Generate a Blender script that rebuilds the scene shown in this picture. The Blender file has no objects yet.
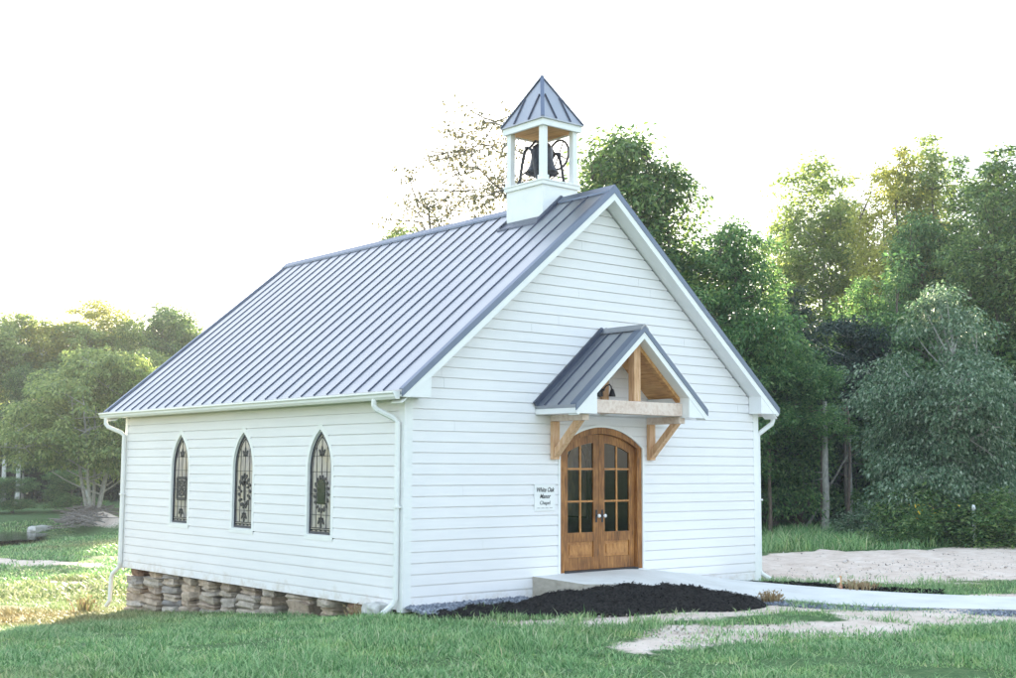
import bpy, math, random
import numpy as np
from mathutils import Vector, Matrix
C = bpy.context.scene.collection
PI = math.pi
rnd = random.Random(7)

# ------------------------------------------------------------------ helpers
def tag(o, label=None, cat=None, group=None, kind=None):
    if label: o['label'] = label
    if cat: o['category'] = cat
    if group: o['group'] = group
    if kind: o['kind'] = kind
    return o

def empty(name, loc=(0, 0, 0), rz=0.0, scale=(1, 1, 1)):
    o = bpy.data.objects.new(name, None)
    o.empty_display_size = 0.3
    o.location = loc; o.rotation_euler = (0, 0, rz); o.scale = scale
    C.objects.link(o)
    return o

def link_mesh(name, me, parent=None):
    o = bpy.data.objects.new(name, me)
    C.objects.link(o)
    if parent is not None: o.parent = parent
    return o

def mesh_np(name, V, quads=None, tris=None, mat=None, smooth=False, attrs=None):
    me = bpy.data.meshes.new(name)
    V = np.ascontiguousarray(V, dtype=np.float32)
    nq = 0 if quads is None else len(quads); nt = 0 if tris is None else len(tris)
    me.vertices.add(len(V)); me.vertices.foreach_set('co', V.ravel())
    loops, starts, k = [], [], 0
    if nq:
        loops.append(np.asarray(quads, dtype=np.int32).ravel()); starts.append(np.arange(nq, dtype=np.int32) * 4); k = nq * 4
    if nt:
        loops.append(np.asarray(tris, dtype=np.int32).ravel()); starts.append(k + np.arange(nt, dtype=np.int32) * 3)
    L = np.concatenate(loops); S = np.concatenate(starts)
    me.loops.add(len(L)); me.loops.foreach_set('vertex_index', L)
    me.polygons.add(len(S)); me.polygons.foreach_set('loop_start', S)
    if smooth: me.polygons.foreach_set('use_smooth', np.ones(len(S), dtype=bool))
    if attrs:
        for an, av in attrs.items():
            a = me.attributes.new(an, 'FLOAT', 'POINT'); a.data.foreach_set('value', np.asarray(av, dtype=np.float32))
    me.update(calc_edges=True)
    if mat: me.materials.append(mat)
    return me

class MB:
    def __init__(s): s.v = []; s.f = []
    def poly(s, pts):
        b = len(s.v); s.v += [tuple(p) for p in pts]; s.f.append(tuple(range(b, b + len(pts)))); return s
    def box(s, x0, x1, y0, y1, z0, z1):
        return s.hexa([(x0, y0, z0), (x1, y0, z0), (x1, y1, z0), (x0, y1, z0)], [(x0, y0, z1), (x1, y0, z1), (x1, y1, z1), (x0, y1, z1)])
    def hexa(s, lo, hi):
        n = len(lo); b = len(s.v); s.v += [tuple(p) for p in lo] + [tuple(p) for p in hi]
        s.f.append(tuple(range(b + n - 1, b - 1, -1))); s.f.append(tuple(range(b + n, b + 2 * n)))
        for i in range(n):
            j = (i + 1) % n; s.f.append((b + i, b + j, b + n + j, b + n + i))
        return s
    def bar(s, p, q, w, h, up=(0, 0, 1)):
        p = Vector(p); q = Vector(q); d = (q - p).normalized(); up = Vector(up)
        a = d.cross(up)
        if a.length < 1e-4: a = d.cross(Vector((0, 1, 0)))
        a.normalize(); b = a.cross(d).normalized(); a *= w / 2; b *= h / 2
        return s.hexa([p - a - b, p + a - b, p + a + b, p - a + b], [q - a - b, q + a - b, q + a + b, q - a + b])
    def tube(s, pts, r, n=10, cap=True):
        pts = [Vector(p) for p in pts]; rs = r if isinstance(r, (list, tuple)) else [r] * len(pts)
        b = len(s.v); prev = None
        for i, p in enumerate(pts):
            d = (pts[min(i + 1, len(pts) - 1)] - pts[max(i - 1, 0)]).normalized()
            if prev is None:
                a = d.cross(Vector((0.013, 0.03, 1)))
                if a.length < .05: a = d.cross(Vector((0, 1, 0)))
            else: a = prev - d * prev.dot(d)
            a.normalize(); prev = a; c = d.cross(a)
            for k in range(n):
                t = 2 * PI * k / n; s.v.append(tuple(p + (a * math.cos(t) + c * math.sin(t)) * rs[i]))
        for i in range(len(pts) - 1):
            for k in range(n):
                j = (k + 1) % n; s.f.append((b + i * n + k, b + i * n + j, b + (i + 1) * n + j, b + (i + 1) * n + k))
        if cap:
            s.f.append(tuple(range(b + n - 1, b - 1, -1))); e = b + (len(pts) - 1) * n; s.f.append(tuple(range(e, e + n)))
        return s
    def lathe(s, prof, o=(0, 0, 0), n=24):
        b = len(s.v); o = Vector(o)
        for r, z in prof:
            for k in range(n):
                t = 2 * PI * k / n; s.v.append((o.x + r * math.cos(t), o.y + r * math.sin(t), o.z + z))
        for i in range(len(prof) - 1):
            for k in range(n):
                j = (k + 1) % n; s.f.append((b + i * n + k, b + i * n + j, b + (i + 1) * n + j, b + (i + 1) * n + k))
        return s
    def build(s, name, mat, parent=None, smooth=False, bevel=0.0, label=None):
        me = bpy.data.meshes.new(name); me.from_pydata(s.v, [], s.f); me.materials.append(mat)
        if smooth:
            for p in me.polygons: p.use_smooth = True
        me.update()
        o = link_mesh(name, me, parent)
        if bevel:
            m = o.modifiers.new('bevel', 'BEVEL'); m.width = bevel; m.segments = 2; m.limit_method = 'ANGLE'
        if label: o['label'] = label
        return o

# ------------------------------------------------------------------ materials
def mat(name):
    m = bpy.data.materials.new(name); m.use_nodes = True
    nt = m.node_tree; bs = nt.nodes['Principled BSDF']
    return m, nt, bs
def nd(nt, typ, **kw):
    n = nt.nodes.new(typ)
    for k, v in kw.items():
        if k in n.inputs: n.inputs[k].default_value = v
        else: setattr(n, k, v)
    return n
def ramp(nt, fac, stops):
    r = nt.nodes.new('ShaderNodeValToRGB'); e = r.color_ramp.elements
    while len(e) < len(stops): e.new(0.5)
    for i, (p, c) in enumerate(stops):
        e[i].position = p; e[i].color = (*c, 1) if len(c) == 3 else c
    nt.links.new(fac, r.inputs['Fac']); return r.outputs['Color']
def coords(nt, scale=(1, 1, 1), kind='Object'):
    t = nt.nodes.new('ShaderNodeTexCoord'); mp = nt.nodes.new('ShaderNodeMapping'); mp.inputs['Scale'].default_value = scale
    nt.links.new(t.outputs[kind], mp.inputs['Vector']); return mp.outputs['Vector']
def noise(nt, vec, scale=5, detail=4, rough=.55):
    n = nd(nt, 'ShaderNodeTexNoise', Scale=scale, Detail=detail, Roughness=rough)
    if vec is not None: nt.links.new(vec, n.inputs['Vector'])
    return n.outputs['Fac']
def bump(nt, bs, h, strength=.3, dist=.01):
    b = nd(nt, 'ShaderNodeBump', Strength=strength, Distance=dist); nt.links.new(h, b.inputs['Height']); nt.links.new(b.outputs['Normal'], bs.inputs['Normal'])

def simple(name, c0, c1, scale=(4, 4, 4), rough=.6, bstr=.2, bdist=.01, nscale=3, metal=0.0, spec=None, detail=5):
    m, nt, bs = mat(name); v = coords(nt, scale); n = noise(nt, v, nscale, detail)
    nt.links.new(ramp(nt, n, [(.3, c0), (.7, c1)]), bs.inputs['Base Color'])
    bs.inputs['Roughness'].default_value = rough; bs.inputs['Metallic'].default_value = metal
    if spec is not None: bs.inputs['Specular IOR Level'].default_value = spec
    if bstr: bump(nt, bs, n, bstr, bdist)
    return m

M = {}
def make_siding():
    m, nt, bs = mat('painted_siding')
    n1 = noise(nt, coords(nt, (.35, .35, 6)), 3, 6); n2 = noise(nt, coords(nt, (.5, .5, .5)), 1.6, 4)
    mx = nd(nt, 'ShaderNodeMix', data_type='FLOAT'); mx.inputs[0].default_value = .5
    nt.links.new(n1, mx.inputs[2]); nt.links.new(n2, mx.inputs[3])
    clean = ramp(nt, mx.outputs[0], [(.3, (.765, .752, .775)), (.65, (.838, .818, .836))])
    sx = nt.nodes.new('ShaderNodeSeparateXYZ'); tc = nt.nodes.new('ShaderNodeTexCoord'); nt.links.new(tc.outputs['Object'], sx.inputs[0])
    ht = nd(nt, 'ShaderNodeMath', operation='MULTIPLY_ADD'); nt.links.new(noise(nt, coords(nt), 4, 8, .75), ht.inputs[0]); ht.inputs[1].default_value = 1.3; nt.links.new(sx.outputs['Z'], ht.inputs[2])
    mud = ramp(nt, ht.outputs[0], [(.50, (.80, .75, .68)), (.78, (1, 1, 1))])      # rain-splashed soil on the lowest boards
    mm = nd(nt, 'ShaderNodeMix', data_type='RGBA', blend_type='MULTIPLY'); mm.inputs[0].default_value = 1; nt.links.new(clean, mm.inputs[6]); nt.links.new(mud, mm.inputs[7])
    nt.links.new(mm.outputs[2], bs.inputs['Base Color'])
    bs.inputs['Roughness'].default_value = .55
    bump(nt, bs, noise(nt, coords(nt, (1, 1, 14)), 9, 5), .12, .004)
    return m
M['siding'] = make_siding()
M['white'] = simple('white_trim_paint', (.78, .785, .79), (.84, .84, .84), (1, 1, 1), .45, .05, .003)
M['gutter'] = simple('white_gutter_enamel', (.76, .765, .77), (.83, .83, .83), (.6, .6, .6), .3, 0)
M['soffit'] = simple('bounce_tinted_soffit', (.70, .66, .54), (.76, .73, .64), (1, 1, 1), .6, 0)  # warm bounced light is mixed into the white soffit colour
def make_metal(name, c0, c1, rough):
    m, nt, bs = mat(name)
    n = noise(nt, coords(nt, (.7, .7, .7)), 1.5, 5); n2 = noise(nt, coords(nt, (8, 8, 8)), 4, 3)
    nt.links.new(ramp(nt, n, [(.3, c0), (.7, c1)]), bs.inputs['Base Color'])
    bs.inputs['Roughness'].default_value = rough
    bs.inputs['Metallic'].default_value = .85
    bs.inputs['Specular IOR Level'].default_value = .9
    bump(nt, bs, noise(nt, coords(nt, (1, 2.4, 1)), 1.1, 2), .18, .02)
    return m
M['roof'] = make_metal('slate_blue_standing_seam_metal', (.30, .312, .345), (.34, .352, .38), .33)
M['roof_trim'] = make_metal('blue_grey_painted_flashing', (.15, .18, .25), (.17, .20, .27), .45)
M['seam'] = make_metal('slate_blue_seam_metal', (.10, .112, .155), (.12, .132, .175), .42)
def make_wood(name, dark, mid, light, axis=(12, 12, 1.1), rough=.45, bstr=.25, spec=.4):
    m, nt, bs = mat(name)
    n = noise(nt, coords(nt, axis), 3.2, 7, .62); n2 = noise(nt, coords(nt, (1.3, 1.3, 1.3)), 2, 3)
    mx = nd(nt, 'ShaderNodeMix', data_type='FLOAT'); mx.inputs[0].default_value = .35
    nt.links.new(n, mx.inputs[2]); nt.links.new(n2, mx.inputs[3])
    nt.links.new(ramp(nt, mx.outputs[0], [(.33, dark), (.5, mid), (.66, light)]), bs.inputs['Base Color'])
    bs.inputs['Roughness'].default_value = rough; bs.inputs['Specular IOR Level'].default_value = spec
    bump(nt, bs, n, bstr, .006)
    return m
M['door'] = make_wood('stained_door_wood', (.085, .03, .009), (.27, .108, .028), (.50, .23, .07))
M['door_panel'] = make_wood('golden_door_panel_wood', (.22, .08, .02), (.42, .185, .055), (.58, .29, .10), (6, 6, 2))
M['timber'] = make_wood('raw_cedar_timber', (.58, .42, .34), (.72, .58, .50), (.80, .68, .61), (5, 5, 5), .7)
M['timber_up'] = make_wood('raw_pine_post', (.42, .21, .10), (.64, .38, .21), (.76, .53, .36), (9, 9, .9), .7)
M['board'] = make_wood('tongue_and_groove_pine', (.30, .13, .04), (.58, .30, .11), (.72, .44, .20), (6, .5, 6), .55)
M['dark_frame'] = simple('dark_window_metal', (.03, .033, .05), (.06, .065, .09), (3, 3, 3), .4, 0)
M['lead'] = simple('blackened_lead', (.010, .011, .014), (.03, .03, .036), (6, 6, 6), .45, 0)
M['green_glass'] = simple('bottle_green_glass', (.004, .014, .009), (.010, .026, .018), (5, 5, 5), .12, .1)
M['iron'] = simple('black_painted_iron', (.012, .012, .018), (.03, .028, .038), (6, 6, 6), .42, .1)
M['bell'] = simple('dark_cast_bell_metal', (.02, .022, .03), (.05, .055, .07), (5, 5, 5), .35, .1, metal=.6)
M['knob'] = simple('white_porcelain', (.8, .8, .8), (.85, .85, .85), (3, 3, 3), .15, 0)
M['ink'] = simple('black_sign_ink', (.03, .03, .034), (.05, .05, .055), (3, 3, 3), .6, 0)
M['ink_grey'] = simple('grey_sign_ink', (.25, .25, .26), (.3, .3, .31), (3, 3, 3), .6, 0)
M['floor'] = make_wood('dark_floor_boards', (.05, .022, .01), (.10, .05, .022), (.15, .075, .035), (8, .8, 8))
M['crawl_dark'] = simple('dark_crawl_backing', (.05, .048, .045), (.09, .085, .08), (2, 2, 2), .9, .4, .02)  # crawl-space shade is put into this very dark colour
def make_concrete():
    m, nt, bs = mat('pale_concrete'); v = coords(nt)
    n = noise(nt, v, 1.3, 8, .65); n2 = noise(nt, v, 40, 3)
    nt.links.new(ramp(nt, n, [(.25, (.56, .545, .52)), (.5, (.66, .65, .63)), (.75, (.74, .73, .72))]), bs.inputs['Base Color'])
    bs.inputs['Roughness'].default_value = .85; bump(nt, bs, n2, .25, .006); return m
M['concrete'] = make_concrete()
M['concrete_side'] = simple('soil_stained_formed_concrete', (.36, .32, .27), (.52, .48, .42), (2, 2, 4), .9, .3, .01)
M['mulch'] = simple('black_wood_mulch', (.005, .005, .0055), (.046, .041, .039), (1, 1, 1), 1.0, .9, .03, 28, spec=.08)
def island_mat(name, stops, rough=.7, bstr=0.0, nscale=6, spec=None):
    m, nt, bs = mat(name); g = nt.nodes.new('ShaderNodeNewGeometry')
    c = ramp(nt, g.outputs['Random Per Island'], stops)
    n = noise(nt, coords(nt), nscale, 5)
    mx = nd(nt, 'ShaderNodeMix', data_type='RGBA', blend_type='MULTIPLY'); mx.inputs[0].default_value = .6
    nt.links.new(c, mx.inputs[6]); nt.links.new(ramp(nt, n, [(.3, (.6, .6, .6)), (.7, (1.2, 1.2, 1.2))]), mx.inputs[7])
    nt.links.new(mx.outputs[2], bs.inputs['Base Color'])
    bs.inputs['Roughness'].default_value = rough
    if spec is not None: bs.inputs['Specular IOR Level'].default_value = spec
    if bstr: bump(nt, bs, n, bstr, .02)
    return m
M['gravel'] = island_mat('blue_grey_gravel', [(0, (.10, .115, .15)), (.5, (.18, .20, .25)), (1, (.36, .38, .43))], .8)
def make_stone():
    m, nt, bs = mat('fieldstone'); oi = nt.nodes.new('ShaderNodeObjectInfo')
    c = ramp(nt, oi.outputs['Random'], [(0, (.28, .265, .265)), (.22, (.50, .43, .36)), (.4, (.40, .31, .24)), (.6, (.53, .42, .32)), (.8, (.57, .52, .47)), (1, (.35, .28, .20))])
    v = coords(nt); n = noise(nt, v, 7, 8, .7)
    mx = nd(nt, 'ShaderNodeMix', data_type='RGBA', blend_type='MULTIPLY'); mx.inputs[0].default_value = .8
    nt.links.new(c, mx.inputs[6]); nt.links.new(ramp(nt, n, [(.3, (.45, .42, .40)), (.5, (.95, .93, .92)), (.7, (1.35, 1.3, 1.25))]), mx.inputs[7])
    nt.links.new(mx.outputs[2], bs.inputs['Base Color']); bs.inputs['Roughness'].default_value = .9
    bump(nt, bs, n, .9, .05); return m
M['stone'] = make_stone()
M['rust_stone'] = simple('rust_brown_fieldstone', (.16, .09, .055), (.36, .22, .15), (3, 3, 3), .9, .8, .04)
M['pale_rock'] = simple('pale_limestone', (.42, .41, .39), (.62, .61, .59), (3, 3, 3), .9, .6, .04)

def leaf_mat(name, stops, trans=.35, gloss=.45):
    m, nt, bs = mat(name); g = nt.nodes.new('ShaderNodeNewGeometry')
    c = ramp(nt, g.outputs['Random Per Island'], stops)
    nt.links.new(c, bs.inputs['Base Color']); bs.inputs['Roughness'].default_value = gloss
    bs.inputs['Specular IOR Level'].default_value = .35
    tr = nt.nodes.new('ShaderNodeBsdfTranslucent')
    hs = nd(nt, 'ShaderNodeHueSaturation', Hue=.485, Saturation=1.15, Value=1.9); nt.links.new(c, hs.inputs['Color']); nt.links.new(hs.outputs['Color'], tr.inputs['Color'])
    ms = nt.nodes.new('ShaderNodeMixShader'); ms.inputs[0].default_value = trans
    nt.links.new(bs.outputs[0], ms.inputs[1]); nt.links.new(tr.outputs[0], ms.inputs[2])
    nt.links.new(ms.outputs[0], nt.nodes['Material Output'].inputs['Surface'])
    return m
M['leaf_green'] = leaf_mat('green_broad_leaves', [(0, (.028, .07, .028)), (.4, (.088, .165, .058)), (.8, (.16, .245, .085)), (1, (.31, .38, .17))], 0.36)
M['leaf_fresh'] = leaf_mat('fresh_green_leaves', [(0, (.04, .10, .04)), (.4, (.10, .20, .08)), (.8, (.165, .28, .105)), (1, (.30, .40, .18))], 0.4)
M['leaf_silver'] = leaf_mat('silver_green_leaves', [(0, (.04, .09, .05)), (.4, (.11, .185, .105)), (.8, (.20, .275, .17)), (1, (.42, .48, .38))], 0.3)
M['leaf_yellow'] = leaf_mat('yellow_green_leaves', [(0, (.15, .18, .05)), (.5, (.28, .30, .09)), (1, (.42, .42, .15))], 0.6)
M['leaf_olive'] = leaf_mat('olive_leaves', [(0, (.08, .135, .05)), (.4, (.18, .25, .095)), (.8, (.28, .345, .135)), (1, (.42, .45, .2))], 0.45)
M['leaf_airy'] = leaf_mat('thin_olive_leaves', [(0, (.08, .135, .04)), (.5, (.16, .23, .075)), (1, (.30, .36, .14))], 0.5)
M['leaf_dark'] = leaf_mat('dark_pine_needles', [(0, (.018, .038, .03)), (.5, (.035, .062, .048)), (1, (.08, .11, .085))], 0.2)
M['leaf_tan'] = leaf_mat('thin_tan_leaves', [(0, (.10, .105, .06)), (.5, (.16, .16, .09)), (1, (.24, .22, .13))], .2)
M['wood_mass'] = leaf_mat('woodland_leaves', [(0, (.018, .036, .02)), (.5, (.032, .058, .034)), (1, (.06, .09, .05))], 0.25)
M['petal'] = leaf_mat('yellow_petals', [(0, (.55, .38, .03)), (1, (.7, .5, .06))], .3)
M['bark'] = simple('grey_brown_bark', (.07, .055, .045), (.17, .145, .12), (6, 6, 1.2), .9, .7, .03)
M['bark_pale'] = simple('pale_grey_bark', (.24, .225, .20), (.46, .44, .41), (5, 5, 2.5), .85, .4, .02)
M['bark_white'] = simple('white_birch_bark', (.38, .37, .35), (.66, .65, .63), (5, 5, 2.5), .8, .3, .02)
M['bark_pine'] = simple('reddish_pine_bark', (.09, .06, .045), (.23, .17, .14), (6, 6, 1.5), .9, .7, .03)
M['twig'] = simple('grey_brush', (.14, .12, .11), (.28, .25, .23), (5, 5, 5), .9, .2)

def make_ground():
    m, nt, bs = mat('lawn_and_sandy_soil')
    v = coords(nt)
    ad = nd(nt, 'ShaderNodeAttribute', attribute_name='dirt'); ay = nd(nt, 'ShaderNodeAttribute', attribute_name='dry')
    n1 = noise(nt, v, .5, 8, .65); n2 = noise(nt, v, 9, 6, .7); n3 = noise(nt, v, 2.2, 6, .7)
    grass = ramp(nt, n2, [(.3, (.04, .085, .03)), (.5, (.08, .15, .055)), (.72, (.16, .20, .09))])
    dry = ramp(nt, n2, [(.3, (.16, .13, .06)), (.7, (.30, .24, .11))])
    soil = ramp(nt, n3, [(.25, (.45, .34, .275)), (.42, (.63, .505, .425)), (.6, (.72, .60, .52)), (.78, (.80, .70, .63))])
    dk = nd(nt, 'ShaderNodeMix', data_type='RGBA', blend_type='MULTIPLY'); dk.inputs[0].default_value = 1
    nt.links.new(soil, dk.inputs[6]); nt.links.new(ramp(nt, n2, [(.27, (.34, .32, .31)), (.37, (1, 1, 1))]), dk.inputs[7])
    a = nd(nt, 'ShaderNodeMix', data_type='RGBA'); nt.links.new(ay.outputs['Fac'], a.inputs[0]); nt.links.new(grass, a.inputs[6]); nt.links.new(dry, a.inputs[7])
    w = nd(nt, 'ShaderNodeMath', operation='ADD'); nt.links.new(ad.outputs['Fac'], w.inputs[0])
    w2 = nd(nt, 'ShaderNodeMath', operation='MULTIPLY_ADD'); w2.inputs[1].default_value = .7; w2.inputs[2].default_value = -.35; nt.links.new(n2, w2.inputs[0]); nt.links.new(w2.outputs[0], w.inputs[1])
    st = ramp(nt, w.outputs[0], [(.4, (0, 0, 0)), (.6, (1, 1, 1))])
    b = nd(nt, 'ShaderNodeMix', data_type='RGBA'); nt.links.new(st, b.inputs[0]); nt.links.new(a.outputs[2], b.inputs[6]); nt.links.new(dk.outputs[2], b.inputs[7])
    nt.links.new(b.outputs[2], bs.inputs['Base Color']); bs.inputs['Roughness'].default_value = .95; bs.inputs['Specular IOR Level'].default_value = .15
    bump(nt, bs, n2, .6, .05)
    return m
M['ground'] = make_ground()
def blade_mat():
    m, nt, bs = mat('lawn_grass_blades'); g = nt.nodes.new('ShaderNodeNewGeometry'); ay = nd(nt, 'ShaderNodeAttribute', attribute_name='dry')
    gr = ramp(nt, g.outputs['Random Per Island'], [(0, (.07, .19, .06)), (.4, (.21, .39, .16)), (.75, (.35, .55, .25)), (.92, (.50, .62, .34)), (1, (.66, .64, .44))])
    dr = ramp(nt, g.outputs['Random Per Island'], [(0, (.12, .13, .05)), (.4, (.25, .20, .09)), (1, (.42, .34, .17))])
    pt = ramp(nt, noise(nt, coords(nt), .9, 6, .7), [(.3, (.72, .80, .74)), (.5, (1, 1, 1)), (.68, (1.30, 1.14, .92))])
    gm_ = nd(nt, 'ShaderNodeMix', data_type='RGBA', blend_type='MULTIPLY'); gm_.inputs[0].default_value = 1; nt.links.new(gr, gm_.inputs[6]); nt.links.new(pt, gm_.inputs[7]); gr = gm_.outputs[2]
    a = nd(nt, 'ShaderNodeMix', data_type='RGBA'); nt.links.new(ay.outputs['Fac'], a.inputs[0]); nt.links.new(gr, a.inputs[6]); nt.links.new(dr, a.inputs[7])
    nt.links.new(a.outputs[2], bs.inputs['Base Color']); bs.inputs['Roughness'].default_value = .5; bs.inputs['Specular IOR Level'].default_value = .3
    tr = nt.nodes.new('ShaderNodeBsdfTranslucent'); nt.links.new(a.outputs[2], tr.inputs['Color'])
    ms = nt.nodes.new('ShaderNodeMixShader'); ms.inputs[0].default_value = .4
    nt.links.new(bs.outputs[0], ms.inputs[1]); nt.links.new(tr.outputs[0], ms.inputs[2]); nt.links.new(ms.outputs[0], nt.nodes['Material Output'].inputs['Surface'])
    return m
M['blade'] = blade_mat()
M['weed'] = leaf_mat('dry_weed_stems', [(0, (.22, .15, .08)), (.5, (.34, .26, .15)), (1, (.42, .36, .22))], .3)
M['weed_red'] = leaf_mat('reddish_weed_stems', [(0, (.18, .10, .065)), (.5, (.24, .20, .11)), (1, (.2, .25, .11))], .3)
def make_clear_glass():
    m, nt, bs = mat('door_glass'); out = nt.nodes['Material Output']
    t = nt.nodes.new('ShaderNodeBsdfTransparent'); t.inputs[0].default_value = (.62, .66, .70, 1)
    g = nt.nodes.new('ShaderNodeBsdfGlossy'); g.inputs['Roughness'].default_value = .02
    fr = nd(nt, 'ShaderNodeFresnel', IOR=1.5); ms = nt.nodes.new('ShaderNodeMixShader')
    nt.links.new(fr.outputs[0], ms.inputs[0]); nt.links.new(t.outputs[0], ms.inputs[1]); nt.links.new(g.outputs[0], ms.inputs[2])
    nt.links.new(ms.outputs[0], out.inputs['Surface']); return m
M['glass'] = make_clear_glass()
def make_stained():
    m, nt, bs = mat('leaded_opal_glass')
    n = noise(nt, coords(nt, (4, 4, .8)), 2.5, 6, .65); n2 = noise(nt, coords(nt, (1, 2.2, 1.1)), 1.7, 3)
    c1 = ramp(nt, n, [(.28, (.36, .34, .37)), (.45, (.66, .63, .61)), (.6, (.78, .74, .68)), (.75, (.58, .55, .60))])
    c2 = ramp(nt, n2, [(.35, (.75, .72, .80)), (.5, (1, .96, .9)), (.68, (.95, .86, .72))])
    mx = nd(nt, 'ShaderNodeMix', data_type='RGBA', blend_type='MULTIPLY'); mx.inputs[0].default_value = 1
    nt.links.new(c1, mx.inputs[6]); nt.links.new(c2, mx.inputs[7])
    nt.links.new(mx.outputs[2], bs.inputs['Base Color']); bs.inputs['Roughness'].default_value = .12
    bump(nt, bs, n, .15, .01)
    tr = nt.nodes.new('ShaderNodeBsdfTranslucent'); nt.links.new(mx.outputs[2], tr.inputs[0])
    ms = nt.nodes.new('ShaderNodeMixShader'); ms.inputs[0].default_value = .4
    nt.links.new(bs.outputs[0], ms.inputs[1]); nt.links.new(tr.outputs[0], ms.inputs[2]); nt.links.new(ms.outputs[0], nt.nodes['Material Output'].inputs['Surface'])
    return m
M['stained'] = make_stained()

# ------------------------------------------------------------------ camera, sun, sky
CAM = (-10.8709, -15.4885, 2.1087); YAW, PITCH, ROLL = 0.69308, 0.10145, 0.00448
def add_camera():
    f = Vector((math.sin(YAW) * math.cos(PITCH), math.cos(YAW) * math.cos(PITCH), math.sin(PITCH)))
    r = Vector((math.cos(YAW), -math.sin(YAW), 0)); u = r.cross(f)
    c, s = math.cos(ROLL), math.sin(ROLL)
    r2 = r * c + u * s; u2 = u * c - r * s
    cd = bpy.data.cameras.new('camera'); cd.sensor_width = 36; cd.lens = 1258.816 * 36 / 1016; cd.clip_start = .1; cd.clip_end = 3000
    o = bpy.data.objects.new('camera', cd); C.objects.link(o)
    o.matrix_world = Matrix(((r2.x, u2.x, -f.x, CAM[0]), (r2.y, u2.y, -f.y, CAM[1]), (r2.z, u2.z, -f.z, CAM[2]), (0, 0, 0, 1)))
    bpy.context.scene.camera = o
add_camera()
SUN_AZ, SUN_EL = 0.588, math.radians(11.5)      # azimuth from +Y towards +X
sd = bpy.data.lights.new('sun', 'SUN'); sd.energy = 2.5; sd.angle = math.radians(.6); sd.color = (1, .86, .62)
so = bpy.data.objects.new('sun', sd); C.objects.link(so)
sv = Vector((math.sin(SUN_AZ) * math.cos(SUN_EL), math.cos(SUN_AZ) * math.cos(SUN_EL), math.sin(SUN_EL)))
so.rotation_euler = sv.to_track_quat('Z', 'Y').to_euler(); so.location = (0, 0, 40)
sc = bpy.context.scene
w = bpy.data.worlds.new('World'); sc.world = w; w.use_nodes = True
nt = w.node_tree; bg = nt.nodes['Background']
sky = nt.nodes.new('ShaderNodeTexSky'); sky.sky_type = 'NISHITA'; sky.sun_disc = False
sky.sun_elevation = SUN_EL; sky.sun_rotation = SUN_AZ; sky.air_density = 1.0; sky.dust_density = 1.0; sky.ozone_density = 1.9
gm = nd(nt, 'ShaderNodeGamma', Gamma=.36); nt.links.new(sky.outputs[0], gm.inputs['Color'])   # softens the glare round the hidden sun
hs = nd(nt, 'ShaderNodeHueSaturation', Saturation=1.18); nt.links.new(gm.outputs[0], hs.inputs['Color'])
nt.links.new(hs.outputs[0], bg.inputs['Color']); bg.inputs['Strength'].default_value = .15
vs = sc.view_settings; vs.view_transform = 'Standard'; vs.look = 'None'; vs.exposure = 3.33; vs.gamma = 1; vs.use_curve_mapping = False
sc.cycles.max_bounces = 8; sc.cycles.transparent_max_bounces = 12; sc.cycles.use_denoising = True

# ------------------------------------------------------------------ terrain
CP = [(0, .3, -.10), (0, 1.6, -.24), (0, 3, -.37), (0, 6.4, -.62), (0, 9.7, -.91), (0, 12.5, -1.05), (-3, 6.8, -.6), (-4.8, 3, -.33), (-1.6, 12.8, -.95),
      (4, 27, -1.3), (5, 35, -1.35), (10, 47, -1.6), (17, 53, -.95), (19, 62, -.55), (22, 72, -.4), (12, 62, -.7), (0, 50, -1.5), (-8, 30, -1.1),
      (2, -.8, -.03), (5, -1.5, -.02), (8.2, 0, -.03), (-6.5, -2.4, 0), (-2.6, -5.5, .03), (1.5, -8.7, .06), (6, -6, -.01), (9.3, -4.6, -.02),
      (-10.9, -15.5, .5), (-3, -14, .35), (8, -16, .2), (-16, -6, .25), (13, 4, 0), (22, 2, 0), (17, -6, 0), (28, 9, .1), (35, 20, .1), (20, 16, -.1),
      (8.2, 10.2, -.35), (14, 14, -.3), (20, 30, -.4), (30, 50, -.7), (45, 0, .2), (30, -20, .1), (200, 0, 2), (0, 200, 0), (-200, 0, 1), (0, -200, 2), (160, 160, 1), (-150, 150, 0), (150, -150, 2), (-150, -150, 2)]
CP = np.array(CP, dtype=float)
def tps_phi(r2): return np.where(r2 > 1e-9, r2 * np.log(np.maximum(r2, 1e-12)) * .5, 0)
def tps_fit():
    n = len(CP); P = CP[:, :2] / 20; K = tps_phi(((P[:, None] - P[None]) ** 2).sum(-1)) + np.eye(n) * .002
    A = np.zeros((n + 3, n + 3)); A[:n, :n] = K; A[:n, n] = 1; A[:n, n + 1:] = P; A[n, :n] = 1; A[n + 1:, :n] = P.T
    return np.linalg.solve(A, np.concatenate([CP[:, 2], np.zeros(3)]))
TW = tps_fit()
def gz(x, y):
    x = np.asarray(x, float).ravel(); y = np.asarray(y, float).ravel(); out = np.empty(len(x)); P = CP[:, :2] / 20; n = len(CP)
    for i in range(0, len(x), 40000):
        X = np.stack([x[i:i + 40000], y[i:i + 40000]], 1) / 20
        K = tps_phi(((X[:, None] - P[None]) ** 2).sum(-1)); out[i:i + 40000] = K @ TW[:n] + TW[n] + X @ TW[n + 1:]
    far = np.clip((np.hypot(x, y) - 150) / 100, 0, 1)
    return out * (1 - far) + 1.0 * far
def gz1(x, y): return float(gz([x], [y])[0])
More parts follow.
